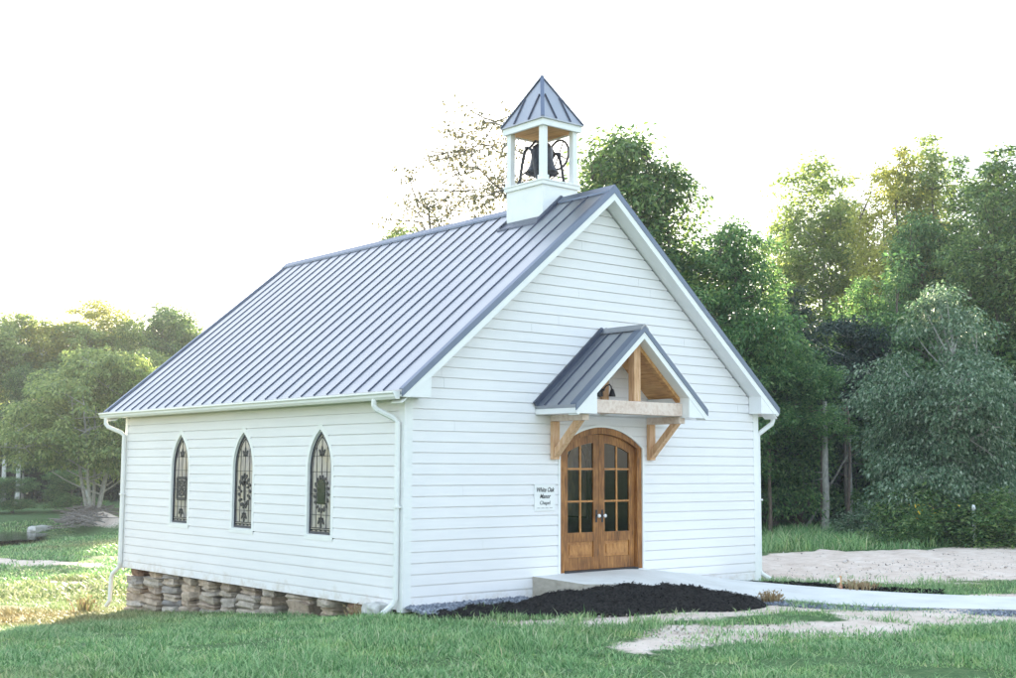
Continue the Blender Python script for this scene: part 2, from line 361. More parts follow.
def snoise(x, y, s, seed=0):
    r = np.random.RandomState(seed); o = np.zeros(len(x))
    for k in range(7):
        a = r.uniform(0, 2 * PI); fq = r.uniform(.6, 1.9) * s; o += np.sin((x * math.cos(a) + y * math.sin(a)) * fq + r.uniform(0, 6.28))
    return o / 3.2
def inpoly(x, y, poly):
    ins = np.zeros(len(x), bool); n = len(poly)
    for i in range(n):
        x0, y0 = poly[i]; x1, y1 = poly[(i + 1) % n]
        if y0 == y1: continue
        c = ((y0 > y) != (y1 > y)) & (x < (x1 - x0) * (y - y0) / (y1 - y0) + x0); ins ^= c
    return ins
def polydist(x, y, poly):
    d = np.full(len(x), 1e9); n = len(poly)
    for i in range(n):
        a = np.array(poly[i]); b = np.array(poly[(i + 1) % n]); e = b - a; L = max((e ** 2).sum(), 1e-9)
        t = np.clip(((x - a[0]) * e[0] + (y - a[1]) * e[1]) / L, 0, 1); d = np.minimum(d, np.hypot(x - a[0] - t * e[0], y - a[1] - t * e[1]))
    return d
def mask(x, y, poly, soft, warp, ws, seed):
    fine = .09 * snoise(x, y, 11, seed + 3) + .07 * snoise(x, y, 5, seed + 5)
    wx = x + snoise(x, y, ws, seed) * warp; wy = y + snoise(x, y, ws, seed + 9) * warp
    s = np.where(inpoly(wx, wy, poly), 1, -1) * polydist(wx, wy, poly)
    return np.clip(.5 + (s + fine) / (2 * soft), 0, 1)
LOT = [(8.3, .1), (8.6, 7), (13.2, 4.5), (15.9, 4.3), (18.3, 3.55), (22.8, 2.4), (40, -4), (34, -14), (12.7, -2.95), (10.17, -2.3), (9.6, -1.7), (8.3, -.3)]
PATCH = [(.27, -4.46), (1.08, -4.16), (1.87, -4.13), (3.1, -4.13), (3.92, -4.18), (4.9, -4.16), (5.84, -4.7), (6.9, -6.1), (9.5, -9), (8.6, -9.8), (5.8, -6.8), (5.11, -5.96), (3.58, -6.09), (2.83, -6.22), (1.94, -5.54), (.99, -5.24), (.44, -5.24), (-.22, -5.23)]
BAND = [(.4, -1.5), (.9, -1.9), (1.7, -2.3), (2.88, -2.7), (4.88, -2.4), (5.3, -3.4), (5.9, -4.6), (5.0, -4.25), (3.9, -3.95), (2.88, -3.9), (1.68, -3.5), (.82, -3.1), (.3, -2.5)]
TRACK = [(-6, 36), (4.16, 34), (4.9, 31.3), (5.9, 28.5), (6.3, 25.5), (5.6, 23.8), (4.9, 27), (3.6, 29.4), (2.9, 31.4), (-6, 33)]
STRIP = [(1.94, 22.07), (2.94, 19.7), (2.59, 18.81), (1.83, 20.92)]
NEARR = [(8.6, -3.89), (10.22, -4.26), (9.6, -5.0), (8.3, -4.34)]
PILE = [(12.54, 47.37), (16.63, 54.89), (17.54, 54.27), (15.13, 47.93), (13.46, 46.73)]
ZONES = [('dirt_lot', LOT, .35, .45, 1.3, 1), ('sandy_patch', PATCH, .42, .40, 2.2, 3), ('soil_band', BAND, .28, .16, 3, 5), ('dirt_track', TRACK, .3, .35, 1.1, 7),
         ('sandy_strip', STRIP, .2, .2, 1.5, 8), ('sandy_verge', NEARR, .15, .15, 2.5, 11), ('soil_heap', PILE, .5, .6, .6, 13)]
def dirt_at(x, y):
    d = [mask(x, y, p, s, w_, ws, sd_) for _, p, s, w_, ws, sd_ in ZONES]
    D = np.stack(d); return D.max(0), np.where(D.max(0) > .5, D.argmax(0), -1)
def dry_at(x, y):
    # straw-coloured lawn beyond the back corner of the chapel, fading to green on every side
    d1 = np.exp(-(((x + 3.2) / 3.4) ** 2 + ((y - 9.3) / 4.2) ** 2)); d2 = .45 * np.clip(snoise(x, y, .5, 21), 0, 1) * (y > 10)
    d3 = .35 * np.clip(snoise(x, y, 1.1, 31) - .35, 0, 1)
    return np.clip(d1 * 1.25 + d2 + d3 + .25 * snoise(x, y, 1.7, 17) * d1, 0, 1)
def build_ground():
    def axis(lo, hi, st, far):
        a = list(np.arange(lo, hi + 1e-6, st)); s = st; p = hi
        while p < far: s *= 1.18; p += s; a.append(p)
        s = st; p = lo; b = []
        while p > -far: s *= 1.18; p -= s; b.append(p)
        return np.array(b[::-1] + a)
    ax = axis(-9, 16, .11, 330); ay = axis(-10, 13, .11, 330)
    X, Y = np.meshgrid(ax, ay); x = X.ravel(); y = Y.ravel(); z = gz(x, y)
    near = np.hypot(x, y) < 60
    z[near] += .018 * snoise(x[near], y[near], 3.1, 41) + .03 * snoise(x[near], y[near], .8, 43)
    dm, di = dirt_at(x, y); dry = dry_at(x, y)
    heap = mask(x, y, PILE, .8, .6, .6, 13); z += heap * .55 * (1 + .4 * snoise(x, y, 2.2, 4))
    lot = (di == 0); z[lot] += .03 * snoise(x[lot], y[lot], 4.7, 44)
    # keep the soil below the concrete and out of the crawl space
    nx, ny = len(ax), len(ay)
    idx = np.arange(nx * ny).reshape(ny, nx)
    Q = np.stack([idx[:-1, :-1], idx[:-1, 1:], idx[1:, 1:], idx[1:, :-1]], -1).reshape(-1, 4)
    cx = x[Q].mean(1); cy = y[Q].mean(1); fd, fi = dirt_at(cx, cy)
    V = np.stack([x, y, z], 1)
    for k in [-1] + list(range(len(ZONES))):
        q = Q[fi == k]
        if not len(q): continue
        u, inv = np.unique(q, return_inverse=True)
        nm = 'ground' if k < 0 else ZONES[k][0]
        me = mesh_np(nm, V[u], quads=inv.reshape(-1, 4), mat=M['ground'], smooth=True, attrs={'dirt': dm[u], 'dry': dry[u]})
        tag(link_mesh(nm, me), kind='structure')
build_ground()

# ------------------------------------------------------------------ the chapel
W, L, ZR, SL, XE = 8.16, 10.2, 6.89, .838, .28
YF, YB, CX = -.31, 10.79, 4.08
def zroof(x): return ZR - SL * abs(x - CX)
chapel = tag(empty('chapel', (0, 0, 0)), 'white clapboard chapel with grey metal roof, belfry and arched wooden doors', 'chapel')

class Frame:
    def __init__(s, O, U, N): s.O = Vector(O); s.U = Vector(U); s.N = Vector(N)
    def p(s, u, n, z): return s.O + s.U * u + s.N * n + Vector((0, 0, z))
FL = Frame((0, 0, 0), (0, 1, 0), (-1, 0, 0)); FF = Frame((0, 0, 0), (1, 0, 0), (0, -1, 0))
FR = Frame((W, 0, 0), (0, 1, 0), (1, 0, 0)); FB = Frame((0, L, 0), (1, 0, 0), (0, 1, 0))
class Arch:      # opening: sill z0, spring zs, half width a, kind pointed or segmental
    def __init__(s, c, z0, zs, zt, a, pointed): s.c, s.z0, s.zs, s.zt, s.a, s.pt = c, z0, zs, zt, a, pointed
    def half(s, z):
        if z <= s.zs: return s.a
        h = s.zt - s.zs
        if z >= s.zt: return 0.0
        if s.pt:
            r = (h * h + s.a ** 2) / (2 * s.a); return max(0, math.sqrt(max(0, r * r - (z - s.zs) ** 2)) - (r - s.a))
        r = (s.a ** 2 + h * h) / (2 * h); return math.sqrt(max(0, r * r - (z - s.zt + r) ** 2))
    def grow(s, d, dz0=None, top=None):
        k = 1.5 if s.pt else 1.0
        return Arch(s.c, s.z0 - (d if dz0 is None else dz0), s.zs, s.zt + d * (k if top is None else top), s.a + d, s.pt)
    def outline(s, n=14):
        zz = [s.z0] + [s.zs + (s.zt - s.zs) * math.sin(PI / 2 * i / n) for i in range(n + 1)]
        rt = [(s.c + s.half(z), z) for z in zz[:-1]] + [(s.c, s.zt)]
        return rt + [(2 * s.c - u, z) for u, z in rt[-2::-1]]
def siding(fr, u0f, u1f, z0, z1, first, openings, name):
    mb = MB(); e = .1645; zb = z0; zt = first; jr = random.Random(int(first * 1000) + len(openings)); joints = []
    def board(la, ra, lb, rb, na, nb, a, b):
        # boards butt end to end with an open hairline joint
        l, l2 = la, lb
        for j in joints:
            if max(l, l2) + .1 < j < min(ra, rb) - .1:
                mb.poly([fr.p(l, na, a), fr.p(j - .0008, na, a), fr.p(j - .0008, nb, b), fr.p(l2, nb, b)]); l = l2 = j + .0008
        mb.poly([fr.p(l, na, a), fr.p(max(ra, l), na, a), fr.p(max(rb, l2), nb, b), fr.p(l2, nb, b)])
    def n_at(z, a, b): return .003 + .017 * (1 - (z - a) / e) if b - a <= e + .03 else .003
    while zb < z1 - 1e-4:
        zt = min(zt, z1); o_ = jr.uniform(0, 3.66); joints = [o_ + 3.66 * q for q in range(4)] if jr.random() < .4 else []
        ops = [o for o in openings if o.z0 < zt and o.zt > zb]
        m = 8 if ops else 1
        cuts = sorted(set([zb, zt, zt - .017] + [zb + (zt - .017 - zb) * i / m for i in range(1, m)] + [q for o in ops for q in (o.z0, o.zt) if zb < q < zt]))
        for a, b in zip(cuts[:-1], cuts[1:]):
            mid = (a + b) / 2; act = sorted([o for o in ops if o.z0 <= mid <= o.zt], key=lambda o: o.c)
            gap = a >= zt - .0171
            na = .001 if gap else .019 + .007 * (1 - (a - zb) / (zt - zb)); nb = .001 if gap else .019 + .007 * (1 - (b - zb) / (zt - zb))
            la, lb = u0f(a), u0f(b)
            for o in act + [None]:
                ra, rb = (o.c - o.half(a), o.c - o.half(b)) if o else (u1f(a), u1f(b))
                if ra - la > 1e-4 or rb - lb > 1e-4:
                    board(la, ra, lb, rb, na, nb, a, b)
                    if gap: mb.poly([fr.p(la, .001, a), fr.p(max(ra, la), .001, a), fr.p(max(ra, la), .0191, a), fr.p(la, .0191, a)])
                    if a == zb: mb.poly([fr.p(la, .001, a), fr.p(ra, .001, a), fr.p(ra, na, a), fr.p(la, na, a)])
                if o: la, lb = o.c + o.half(a), o.c + o.half(b)
        zb = zt; zt = zb + e
    return mb.build('wall', M['siding'], chapel)
def ring(mb, fr, inner, outer, n0, n1):
    k = len(inner)
    for i in range(k - 1):
        (a, az), (b, bz), (c, cz), (d, dz) = inner[i], inner[i + 1], outer[i + 1], outer[i]
        mb.hexa([fr.p(a, n0, az), fr.p(b, n0, bz), fr.p(c, n0, cz), fr.p(d, n0, dz)], [fr.p(a, n1, az), fr.p(b, n1, bz), fr.p(c, n1, cz), fr.p(d, n1, dz)])
WIN_Y = (7.56, 5.0, 2.38)
wins = [Arch(c, 1.0, 2.06, 2.71, .365, True) for c in WIN_Y]
door_op = Arch(CX - .02, .385, 2.44, 2.80, .975, False)
siding(FL, lambda z: .1, lambda z: L - .1, 0, 3.15, .15, wins, 'wall')
siding(FR, lambda z: .1, lambda z: L - .1, 0, 3.15, .15, wins, 'wall')
gl = lambda z: max(.1, CX - (ZR - .24 - z) / SL) if z > 3.1 else .1
siding(FF, gl, lambda z: W - gl(z), 0, 6.6, .19, [door_op], 'wall')
siding(FB, gl, lambda z: W - gl(z), 0, 6.6, .19, [], 'wall')
for (fr, u) in ((FL, 0), (FL, L), (FR, 0), (FR, L)):
    s = 1 if u == 0 else -1
    mb = MB()
    # an L-shaped corner board: one leaf on the side wall, one on the gable wall
    mb.hexa([fr.p(u, .0, -.03), fr.p(u + s * .115, .0, -.03), fr.p(u + s * .115, .034, -.03), fr.p(u - s * .034, .034, -.03), fr.p(u - s * .028, .0, -.03)],
            [fr.p(u, .0, 3.15), fr.p(u + s * .115, .0, 3.15), fr.p(u + s * .115, .028, 3.15), fr.p(u - s * .028, .028, 3.15), fr.p(u - s * .028, .0, 3.15)])
    mb.hexa([fr.p(u - s * .028, -.12, -.03), fr.p(u, -.12, -.03), fr.p(u, 0, -.03), fr.p(u - s * .028, 0, -.03)],
            [fr.p(u - s * .028, -.12, 3.15), fr.p(u, -.12, 3.15), fr.p(u, 0, 3.15), fr.p(u - s * .028, 0, 3.15)])
    mb.build('corner_board', M['white'], chapel)
MB().box(.02, W - .02, .02, L - .02, .06, .36).build('floor', M['floor'], chapel)
mb = MB(); mb.box(.75, .95, .6, L - .4, -1.4, .055); mb.box(.95, W - .3, L - .75, L - .55, -1.4, .05)  # dark curtain added behind the piers to keep the crawl space dark
mb.build('crawl_backing', M['crawl_dark'], chapel)

# windows
def motif(mb, fr, c, kind, n):
    def disc(u, z, a, b, k=12, t=.012, rot=0):
        pts = [(u + a * math.cos(2 * PI * i / k) * math.cos(rot) - b * math.sin(2 * PI * i / k) * math.sin(rot), z + a * math.cos(2 * PI * i / k) * math.sin(rot) + b * math.sin(2 * PI * i / k) * math.cos(rot)) for i in range(k)]
        mb.hexa([fr.p(x, n, y) for x, y in pts], [fr.p(x, n + t, y) for x, y in pts])
    def rect(u0, u1, z0, z1, t=.012): mb.hexa([fr.p(u0, n, z0), fr.p(u1, n, z0), fr.p(u1, n, z1), fr.p(u0, n, z1)], [fr.p(u0, n + t, z0), fr.p(u1, n + t, z0), fr.p(u1, n + t, z1), fr.p(u0, n + t, z1)])
    # fleur at the top and at the foot
    for z0, s in {'top': ((2.36, 1),), 'foot': ((1.2, -1),)}.get(kind, ()):
        disc(c, z0, .025, .09); disc(c - .06, z0 - .02 * s, .022, .06, rot=.6 * s); disc(c + .06, z0 - .02 * s, .022, .06, rot=-.6 * s); rect(c - .07, c + .07, z0 - .065 * s - .012, z0 - .065 * s + .012)
    def leaf_ring(rx, rz, z0, k, a, b):
        for i in range(k):
            t = 2 * PI * i / k + .2; disc(c + rx * math.cos(t), z0 + rz * math.sin(t), a, b, 8, .012, t + .5)
    if kind == 0:
        for sx in (-1, 1): rect(c + sx * .19 - .03, c + sx * .19 + .03, 1.47, 1.87)
        rect(c - .2, c + .2, 1.44, 1.50); rect(c - .2, c + .2, 1.84, 1.9); rect(c - .16, c + .16, 1.655, 1.685)
        for zc in (1.59, 1.76):
            pts = [(c + .12 * math.cos(t), zc + .075 * math.sin(t)) for t in np.linspace(0, 2 * PI, 21)]
            pin = [(c + .07 * math.cos(t), zc + .04 * math.sin(t)) for t in np.linspace(0, 2 * PI, 21)]
            ring(mb, fr, pin, pts, n, n + .012); disc(c, zc, .03, .02)
        for sx in (-1, 1):
            for zc in (1.55, 1.62, 1.72, 1.8): disc(c + sx * .145, zc, .03, .022)
    if kind == 1:
        rect(c - .028, c + .028, 1.5, 1.98); rect(c - .11, c + .11, 1.78, 1.84)
        leaf_ring(.2, .27, 1.66, 15, .05, .03); leaf_ring(.13, .2, 1.62, 8, .035, .022)
    if kind == 2:
        leaf_ring(.21, .27, 1.66, 17, .045, .026)
def window(fr, a, kind):
    mb = MB(); ring(mb, fr, a.outline(), a.grow(.075, .085).outline(), -.02, .026); 
    g = a.grow(.075, .085); mb.hexa([fr.p(g.c - g.a, -.02, a.z0 - .085), fr.p(g.c + g.a, -.02, a.z0 - .085), fr.p(g.c + g.a, -.02, a.z0), fr.p(g.c - g.a, -.02, a.z0)],
            [fr.p(g.c - g.a, .028, a.z0 - .085), fr.p(g.c + g.a, .028, a.z0 - .085), fr.p(g.c + g.a, .028, a.z0), fr.p(g.c - g.a, .028, a.z0)])
    w_ = mb.build('window', M['white'], chapel)
    mb = MB(); ring(mb, fr, a.grow(-.012, -.012).outline(), a.outline(), -.05, -.012); 
    mb.box(0, 0, 0, 0, 0, 0); mb.v = mb.v[:-8]; mb.f = mb.f[:-6]
    mb.hexa([fr.p(a.c - a.a, -.05, a.z0 - .01), fr.p(a.c + a.a, -.05, a.z0 - .01), fr.p(a.c + a.a, -.012, a.z0 - .01), fr.p(a.c - a.a, -.012, a.z0 - .01)],
            [fr.p(a.c - a.a, -.05, a.z0 + .012), fr.p(a.c + a.a, -.05, a.z0 + .012), fr.p(a.c + a.a, -.012, a.z0 + .006), fr.p(a.c - a.a, -.012, a.z0 + .006)])
    mb.build('reveal', M['white'], w_)
    mb = MB(); o = a.grow(-.014, -.014); i = o.grow(-.028, -.035); ring(mb, fr, i.outline(), o.outline(), -.045, -.008)
    mb.hexa([fr.p(o.c - o.a, -.045, o.z0), fr.p(o.c + o.a, -.045, o.z0), fr.p(o.c + o.a, -.045, i.z0), fr.p(o.c - o.a, -.045, i.z0)], [fr.p(o.c - o.a, -.007, o.z0), fr.p(o.c + o.a, -.007, o.z0), fr.p(o.c + o.a, -.007, i.z0), fr.p(o.c - o.a, -.007, i.z0)])
    mb.build('frame', M['dark_frame'], w_)
    mb = MB(); mb.hexa([fr.p(u, -.036, z) for u, z in i.outline()], [fr.p(u, -.028, z) for u, z in i.outline()]); mb.build('pane', M['stained'], w_)
    # leading
    mb = MB(); b2 = i.grow(-.035, -.07); b1 = i.grow(-.027, -.06); ring(mb, fr, b2.outline(), b1.outline(), -.028, -.018)
    for z in (b1.z0, b1.z0 - .03): mb.hexa([fr.p(i.c - i.a, -.028, z - .006), fr.p(i.c + i.a, -.028, z - .006), fr.p(i.c + i.a, -.028, z + .006), fr.p(i.c - i.a, -.028, z + .006)], [fr.p(i.c - i.a, -.018, z - .006), fr.p(i.c + i.a, -.018, z - .006), fr.p(i.c + i.a, -.018, z + .006), fr.p(i.c - i.a, -.018, z + .006)])
    for k in range(9):
        u = i.c - i.a + (k + .5) * 2 * i.a / 9
        if k % 2 == 0: mb.hexa([fr.p(u - .025, -.028, i.z0 + .006), fr.p(u + .025, -.028, i.z0 + .006), fr.p(u + .025, -.028, i.z0 + .03), fr.p(u - .025, -.028, i.z0 + .03)], [fr.p(u - .025, -.018, i.z0 + .006), fr.p(u + .025, -.018, i.z0 + .006), fr.p(u + .025, -.018, i.z0 + .03), fr.p(u - .025, -.018, i.z0 + .03)])
    t = .004
    for sx in (-.5, 0, .5):
        u = i.c + sx * i.a; ztop = i.zs + (.62 if sx == 0 else .36)
        mb.hexa([fr.p(u - t, -.028, b1.z0), fr.p(u + t, -.028, b1.z0), fr.p(u + t, -.028, ztop), fr.p(u - t, -.028, ztop)], [fr.p(u - t, -.020, b1.z0), fr.p(u + t, -.020, b1.z0), fr.p(u + t, -.020, ztop), fr.p(u - t, -.020, ztop)])
    for z in (1.32, 1.66, 2.02, 2.28):
        hw = i.half(z); mb.hexa([fr.p(i.c - hw, -.028, z - t), fr.p(i.c + hw, -.028, z - t), fr.p(i.c + hw, -.028, z + t), fr.p(i.c - hw, -.028, z + t)], [fr.p(i.c - hw, -.019, z - t), fr.p(i.c + hw, -.019, z - t), fr.p(i.c + hw, -.019, z + t), fr.p(i.c - hw, -.019, z + t)])
    mb.build('leading', M['lead'], w_)
    mb = MB(); motif(mb, fr, a.c, kind, -.0275); mb.build('emblem', M['lead'], w_)
    for kk in ('top', 'foot'):
        mb = MB(); motif(mb, fr, a.c, kk, -.0275); mb.build('fleur_ornament', M['lead'], w_)
    if kind == 2:
        mb = MB(); q = Arch(a.c, 1.5, 1.82, 1.9, .12, False); mb.hexa([fr.p(u, -.027, z) for u, z in q.outline()], [fr.p(u, -.012, z) for u, z in q.outline()]); mb.build('green_tablet', M['green_glass'], w_)
    return w_
for fr in (FL, FR):
    for k, a in enumerate(wins): 
        o = window(fr, a, k)
        if fr is FL: o['label'] = ('lancet window with dark framed rings in leaded glass', 'lancet window with dark cross inside a leaf wreath', 'lancet window with dark green tablet ringed by leaves')[k]

# doors
fr = FF; a = door_op
mb = MB(); ring(mb, fr, a.grow(-.012, 0).outline(), a.grow(.03, 0).outline(), -.02, .04); mb.build('door_casing', M['white'], chapel)
mb = MB(); i = a.grow(-.12, 0); ring(mb, fr, i.outline(), a.grow(-.013, 0).outline(), -.13, .012); door_frame = mb.build('door_frame', M['door'], chapel)
mb = MB(); mb.box(a.c - i.a, a.c + i.a, -.03, .14, .365, .41); mb.build('threshold', M['iron'], chapel)
dz0 = .415
def leaf(sx):
    c = a.c; hw = i.a; n0, n1 = -.10, -.055
    def u(t): return c + sx * t
    def top(t): return i.zs + 0 * t if False else i.zt - ((i.a ** 2 + (i.zt - i.zs) ** 2) / (2 * (i.zt - i.zs))) + math.sqrt(((i.a ** 2 + (i.zt - i.zs) ** 2) / (2 * (i.zt - i.zs))) ** 2 - min(t, i.a) ** 2)
    mb = MB()
    def slab(t0, t1, z0, z1, na=n0, nb=n1, arch=0):
        K = 8 if arch else 1
        for k in range(K):
            s0 = t0 + (t1 - t0) * k / K; s1 = t0 + (t1 - t0) * (k + 1) / K
            za, zb2 = (top(s0) - .004, top(s1) - .004) if arch else (z1, z1)
            la, lb = (top(s0) - arch, top(s1) - arch) if arch > 0 and z0 is None else (z0, z0)
            mb.hexa([fr.p(u(s0), na, la), fr.p(u(s1), na, lb), fr.p(u(s1), nb, lb), fr.p(u(s0), nb, la)], [fr.p(u(s0), na, za), fr.p(u(s1), na, zb2), fr.p(u(s1), nb, zb2), fr.p(u(s0), nb, za)])
    st = .125
    slab(.004, .004 + st, dz0, 0, arch=.01 if False else 1e-9 + .0001) if False else None
    # stiles reach the arch
    for t0, t1 in ((.004, .13), (hw - .135, hw - .004)):
        za, zb2 = top(t0) - .005, top(t1) - .005
        mb.hexa([fr.p(u(t0), n0, dz0), fr.p(u(t1), n0, dz0), fr.p(u(t1), n1, dz0), fr.p(u(t0), n1, dz0)], [fr.p(u(t0), n0, za), fr.p(u(t1), n0, zb2), fr.p(u(t1), n1, zb2), fr.p(u(t0), n1, za)])
    g0, g1 = .13, hw - .135
    slab(g0, g1, dz0, .615, n0, n1 - .002); slab(g0, g1, .875, 1.03, n0, n1 - .002)
    K = 8
    for k in range(K):
        s0 = g0 + (g1 - g0) * k / K; s1 = g0 + (g1 - g0) * (k + 1) / K
        mb.hexa([fr.p(u(s0), n0, top(s0) - .15), fr.p(u(s1), n0, top(s1) - .15), fr.p(u(s1), n1 - .002, top(s1) - .15), fr.p(u(s0), n1 - .002, top(s0) - .15)],
                [fr.p(u(s0), n0, top(s0) - .005), fr.p(u(s1), n0, top(s1) - .005), fr.p(u(s1), n1 - .002, top(s1) - .005), fr.p(u(s0), n1 - .002, top(s0) - .005)])
    d = mb.build('door', M['door'], chapel)
    mb = MB(); gm = (g0 + g1) / 2
    def sl(t0, t1, z0, z1, na, nb): mb.hexa([fr.p(u(t0), na, z0), fr.p(u(t1), na, z0), fr.p(u(t1), nb, z0), fr.p(u(t0), nb, z0)], [fr.p(u(t0), na, z1), fr.p(u(t1), na, z1), fr.p(u(t1), nb, z1), fr.p(u(t0), nb, z1)])
    sl(gm - .017, gm + .017, 1.03, top(gm) - .15, -.09, -.06)
    for z in (1.545, 2.085): sl(g0, gm - .018, z - .016, z + .016, -.09, -.061); sl(gm + .018, g1, z - .016, z + .016, -.09, -.061)
    mb.build('muntin', M['door_panel'], d)
    mb = MB(); sl(g0 + .002, g1 - .002, .617, .873, -.095, -.078); sl(g0 + .05, g1 - .05, .665, .825, -.077, -.062); mb.build('panel', M['door_panel'], d)
    mb = MB(); pts = [(g0, 1.03)] + [(g1, 1.03)] + [(g1 - (g1 - g0) * k / 8, top(g1 - (g1 - g0) * k / 8) - .15) for k in range(9)]
    mb.poly([fr.p(u(t), -.078, z) for t, z in (pts if sx > 0 else pts[::-1])]); mb.build('glass_pane', M['glass'], d)
    mb = MB(); sl(.05, .088, 1.19, 1.40, -.054, -.046); p = fr.p(u(.069), -.046, 1.30); q = fr.p(u(.069), .0, 1.30); mb.tube([p, q], .009, 8); mb.build('handle_plate', M['iron'], d)
    mb = MB(); mb.lathe([(0.001, -.032), (.02, -.026), (.031, -.008), (.031, .008), (.02, .026), (.001, .032)], fr.p(u(.069), .02, 1.30), 14); mb.build('knob', M['knob'], d, smooth=True)
leaf(-1); leaf(1)

# roof
def slope_pt(side, x_out, y, dz=0):
    # x_out: horizontal distance from the ridge
    return (CX + side * x_out, y, ZR - SL * x_out + dz)
XO = CX + XE
for side in (-1, 1):
    mb = MB()
    mb.hexa([slope_pt(side, 0, YF, -.07), slope_pt(side, XO, YF, -.07), slope_pt(side, XO, YB, -.07), slope_pt(side, 0, YB, -.07)],
            [slope_pt(side, 0, YF), slope_pt(side, XO, YF), slope_pt(side, XO, YB), slope_pt(side, 0, YB)])
    rf = mb.build('roof', M['roof'], chapel)
    y = .197
    sm = MB()
    k = 0
    while y < YB - .1:
        if 1.07 < y < 2.03: x0 = .36
        else: x0 = .1
        o = Vector((SL, 0, 1)) if side > 0 else Vector((-SL, 0, 1)); o.normalize()
        h = .017
        p0 = Vector(slope_pt(side, x0, y)); p1 = Vector(slope_pt(side, XO - .01, y)); w2 = .007
        lo = [p0 + Vector((0, -w2, 0)), p0 + Vector((0, w2, 0)), p1 + Vector((0, w2, 0)), p1 + Vector((0, -w2, 0))]
        MBs = sm.hexa([q - o * .002 for q in lo], [q + o * h for q in lo]); y += .4; k += 1
    sm.build('standing_seam', M['seam'], rf)
    # metal rake trim front and back
    for yy, s in ((YF, -1), (YB, 1)):
        mb = MB(); y0, y1 = yy + s * .032, yy - s * .075
        mb.hexa([slope_pt(side, 0, y0, -.095), slope_pt(side, XO + .01, y0, -.095), slope_pt(side, XO + .01, y0, .022), slope_pt(side, 0, y0, .022)],
                [slope_pt(side, 0, yy + s * .003, -.095), slope_pt(side, XO + .01, yy + s * .003, -.095), slope_pt(side, XO + .01, yy + s * .003, .022), slope_pt(side, 0, yy + s * .003, .022)])
        mb.hexa([slope_pt(side, 0, yy + s * .003, .002), slope_pt(side, XO, yy + s * .003, .002), slope_pt(side, XO, y1, .002), slope_pt(side, 0, y1, .002)],
                [slope_pt(side, 0, yy + s * .003, .022), slope_pt(side, XO, yy + s * .003, .022), slope_pt(side, XO, y1, .022), slope_pt(side, 0, y1, .022)])
        mb.build('rake_trim', M['roof_trim'], rf)
        mb = MB(); ya, yb = yy + s * .022, yy - s * .012
        xc = (ZR - .225 - 3.13) / SL
        mb.hexa([slope_pt(side, 0, ya, -.225), slope_pt(side, xc, ya, -.225), (CX + side * XO, ya, 3.13), slope_pt(side, XO, ya, -.096), slope_pt(side, 0, ya, -.096)],
                [slope_pt(side, 0, yb, -.225), slope_pt(side, xc, yb, -.225), (CX + side * XO, yb, 3.13), slope_pt(side, XO, yb, -.072), slope_pt(side, 0, yb, -.072)])
        mb.build('rake_board', M['white'], chapel)
        # sloping soffit under the gable overhang
        mb = MB(); yi = 0 if s < 0 else L; yo = yy - s * .013
        mb.hexa([slope_pt(side, 0, yo, -.21), slope_pt(side, XO - .02, yo, -.21), slope_pt(side, XO - .02, yi, -.21), slope_pt(side, 0, yi, -.21)],
                [slope_pt(side, 0, yo, -.19), slope_pt(side, XO - .02, yo, -.19), slope_pt(side, XO - .02, yi, -.19), slope_pt(side, 0, yi, -.19)])
        mb.build('gable_soffit', M['white'], chapel)
        # boxed eave return
        mb = MB(); xi = CX - .24; ya = yy + s * .016; yb = yi + s * .03
        A = lambda x_, yv, z_: (CX + side * x_, yv, z_)
        pts = [(XO - .004, 3.135), (xi, 3.135), (xi, ZR - SL * xi - .20), (XO - .004, ZR - SL * (XO - .004) - .08)]
        mb.hexa([A(x_, ya, z_) for x_, z_ in pts], [A(x_, yb, z_) for x_, z_ in pts]); mb.build('eave_return', M['white'], chapel)
    # eave soffit and fascia, gutter
    mb = MB(); mb.hexa([(CX + side * (CX - .01), YF + .02, 3.14), (CX + side * (XO - .03), YF + .02, 3.14), (CX + side * (XO - .03), YB - .02, 3.14), (CX + side * (CX - .01), YB - .02, 3.14)],
                       [(CX + side * (CX - .01), YF + .02, 3.155), (CX + side * (XO - .03), YF + .02, 3.155), (CX + side * (XO - .03), YB - .02, 3.155), (CX + side * (CX - .01), YB - .02, 3.155)])
    mb.build('eave_soffit', M['soffit'], chapel)
    mb = MB(); x1 = XO - .03; x2 = XO - .002
    mb.hexa([(CX + side * x1, YF + .02, 3.138), (CX + side * x2, YF + .02, 3.138), (CX + side * x2, YB - .02, 3.138), (CX + side * x1, YB - .02, 3.138)],
            [(CX + side * x1, YF + .02, 3.175), (CX + side * x2, YF + .02, 3.165), (CX + side * x2, YB - .02, 3.165), (CX + side * x1, YB - .02, 3.175)])
    mb.build('fascia', M['white'], chapel)
    prof = [(XO, 3.215), (XO, 3.10), (XO + .07, 3.10), (XO + .095, 3.135), (XO + .10, 3.165), (XO + .125, 3.19), (XO + .125, 3.215), (XO + .113, 3.215), (XO + .113, 3.195), (XO + .088, 3.165), (XO + .083, 3.14), (XO + .066, 3.112), (XO + .012, 3.112), (XO + .012, 3.215)]
    mb = MB(); mb.hexa([(CX + side * x_, YF + .06, z_) for x_, z_ in prof], [(CX + side * x_, YB - .0, z_) for x_, z_ in prof])
    for yy in (YF + .06, YB): mb.hexa([(CX + side * x_, yy - .004, z_) for x_, z_ in prof[:7]], [(CX + side * x_, yy + .004, z_) for x_, z_ in prof[:7]])
    gutter = mb.build('gutter', M['gutter'], chapel)
    yy = .2
    while yy < YB - .1:
        MB().bar((CX + side * (XO - .01), yy, 3.218), (CX + side * (XO + .125), yy, 3.218), .03, .004).build('gutter_hanger', M['gutter'], gutter); yy += .8
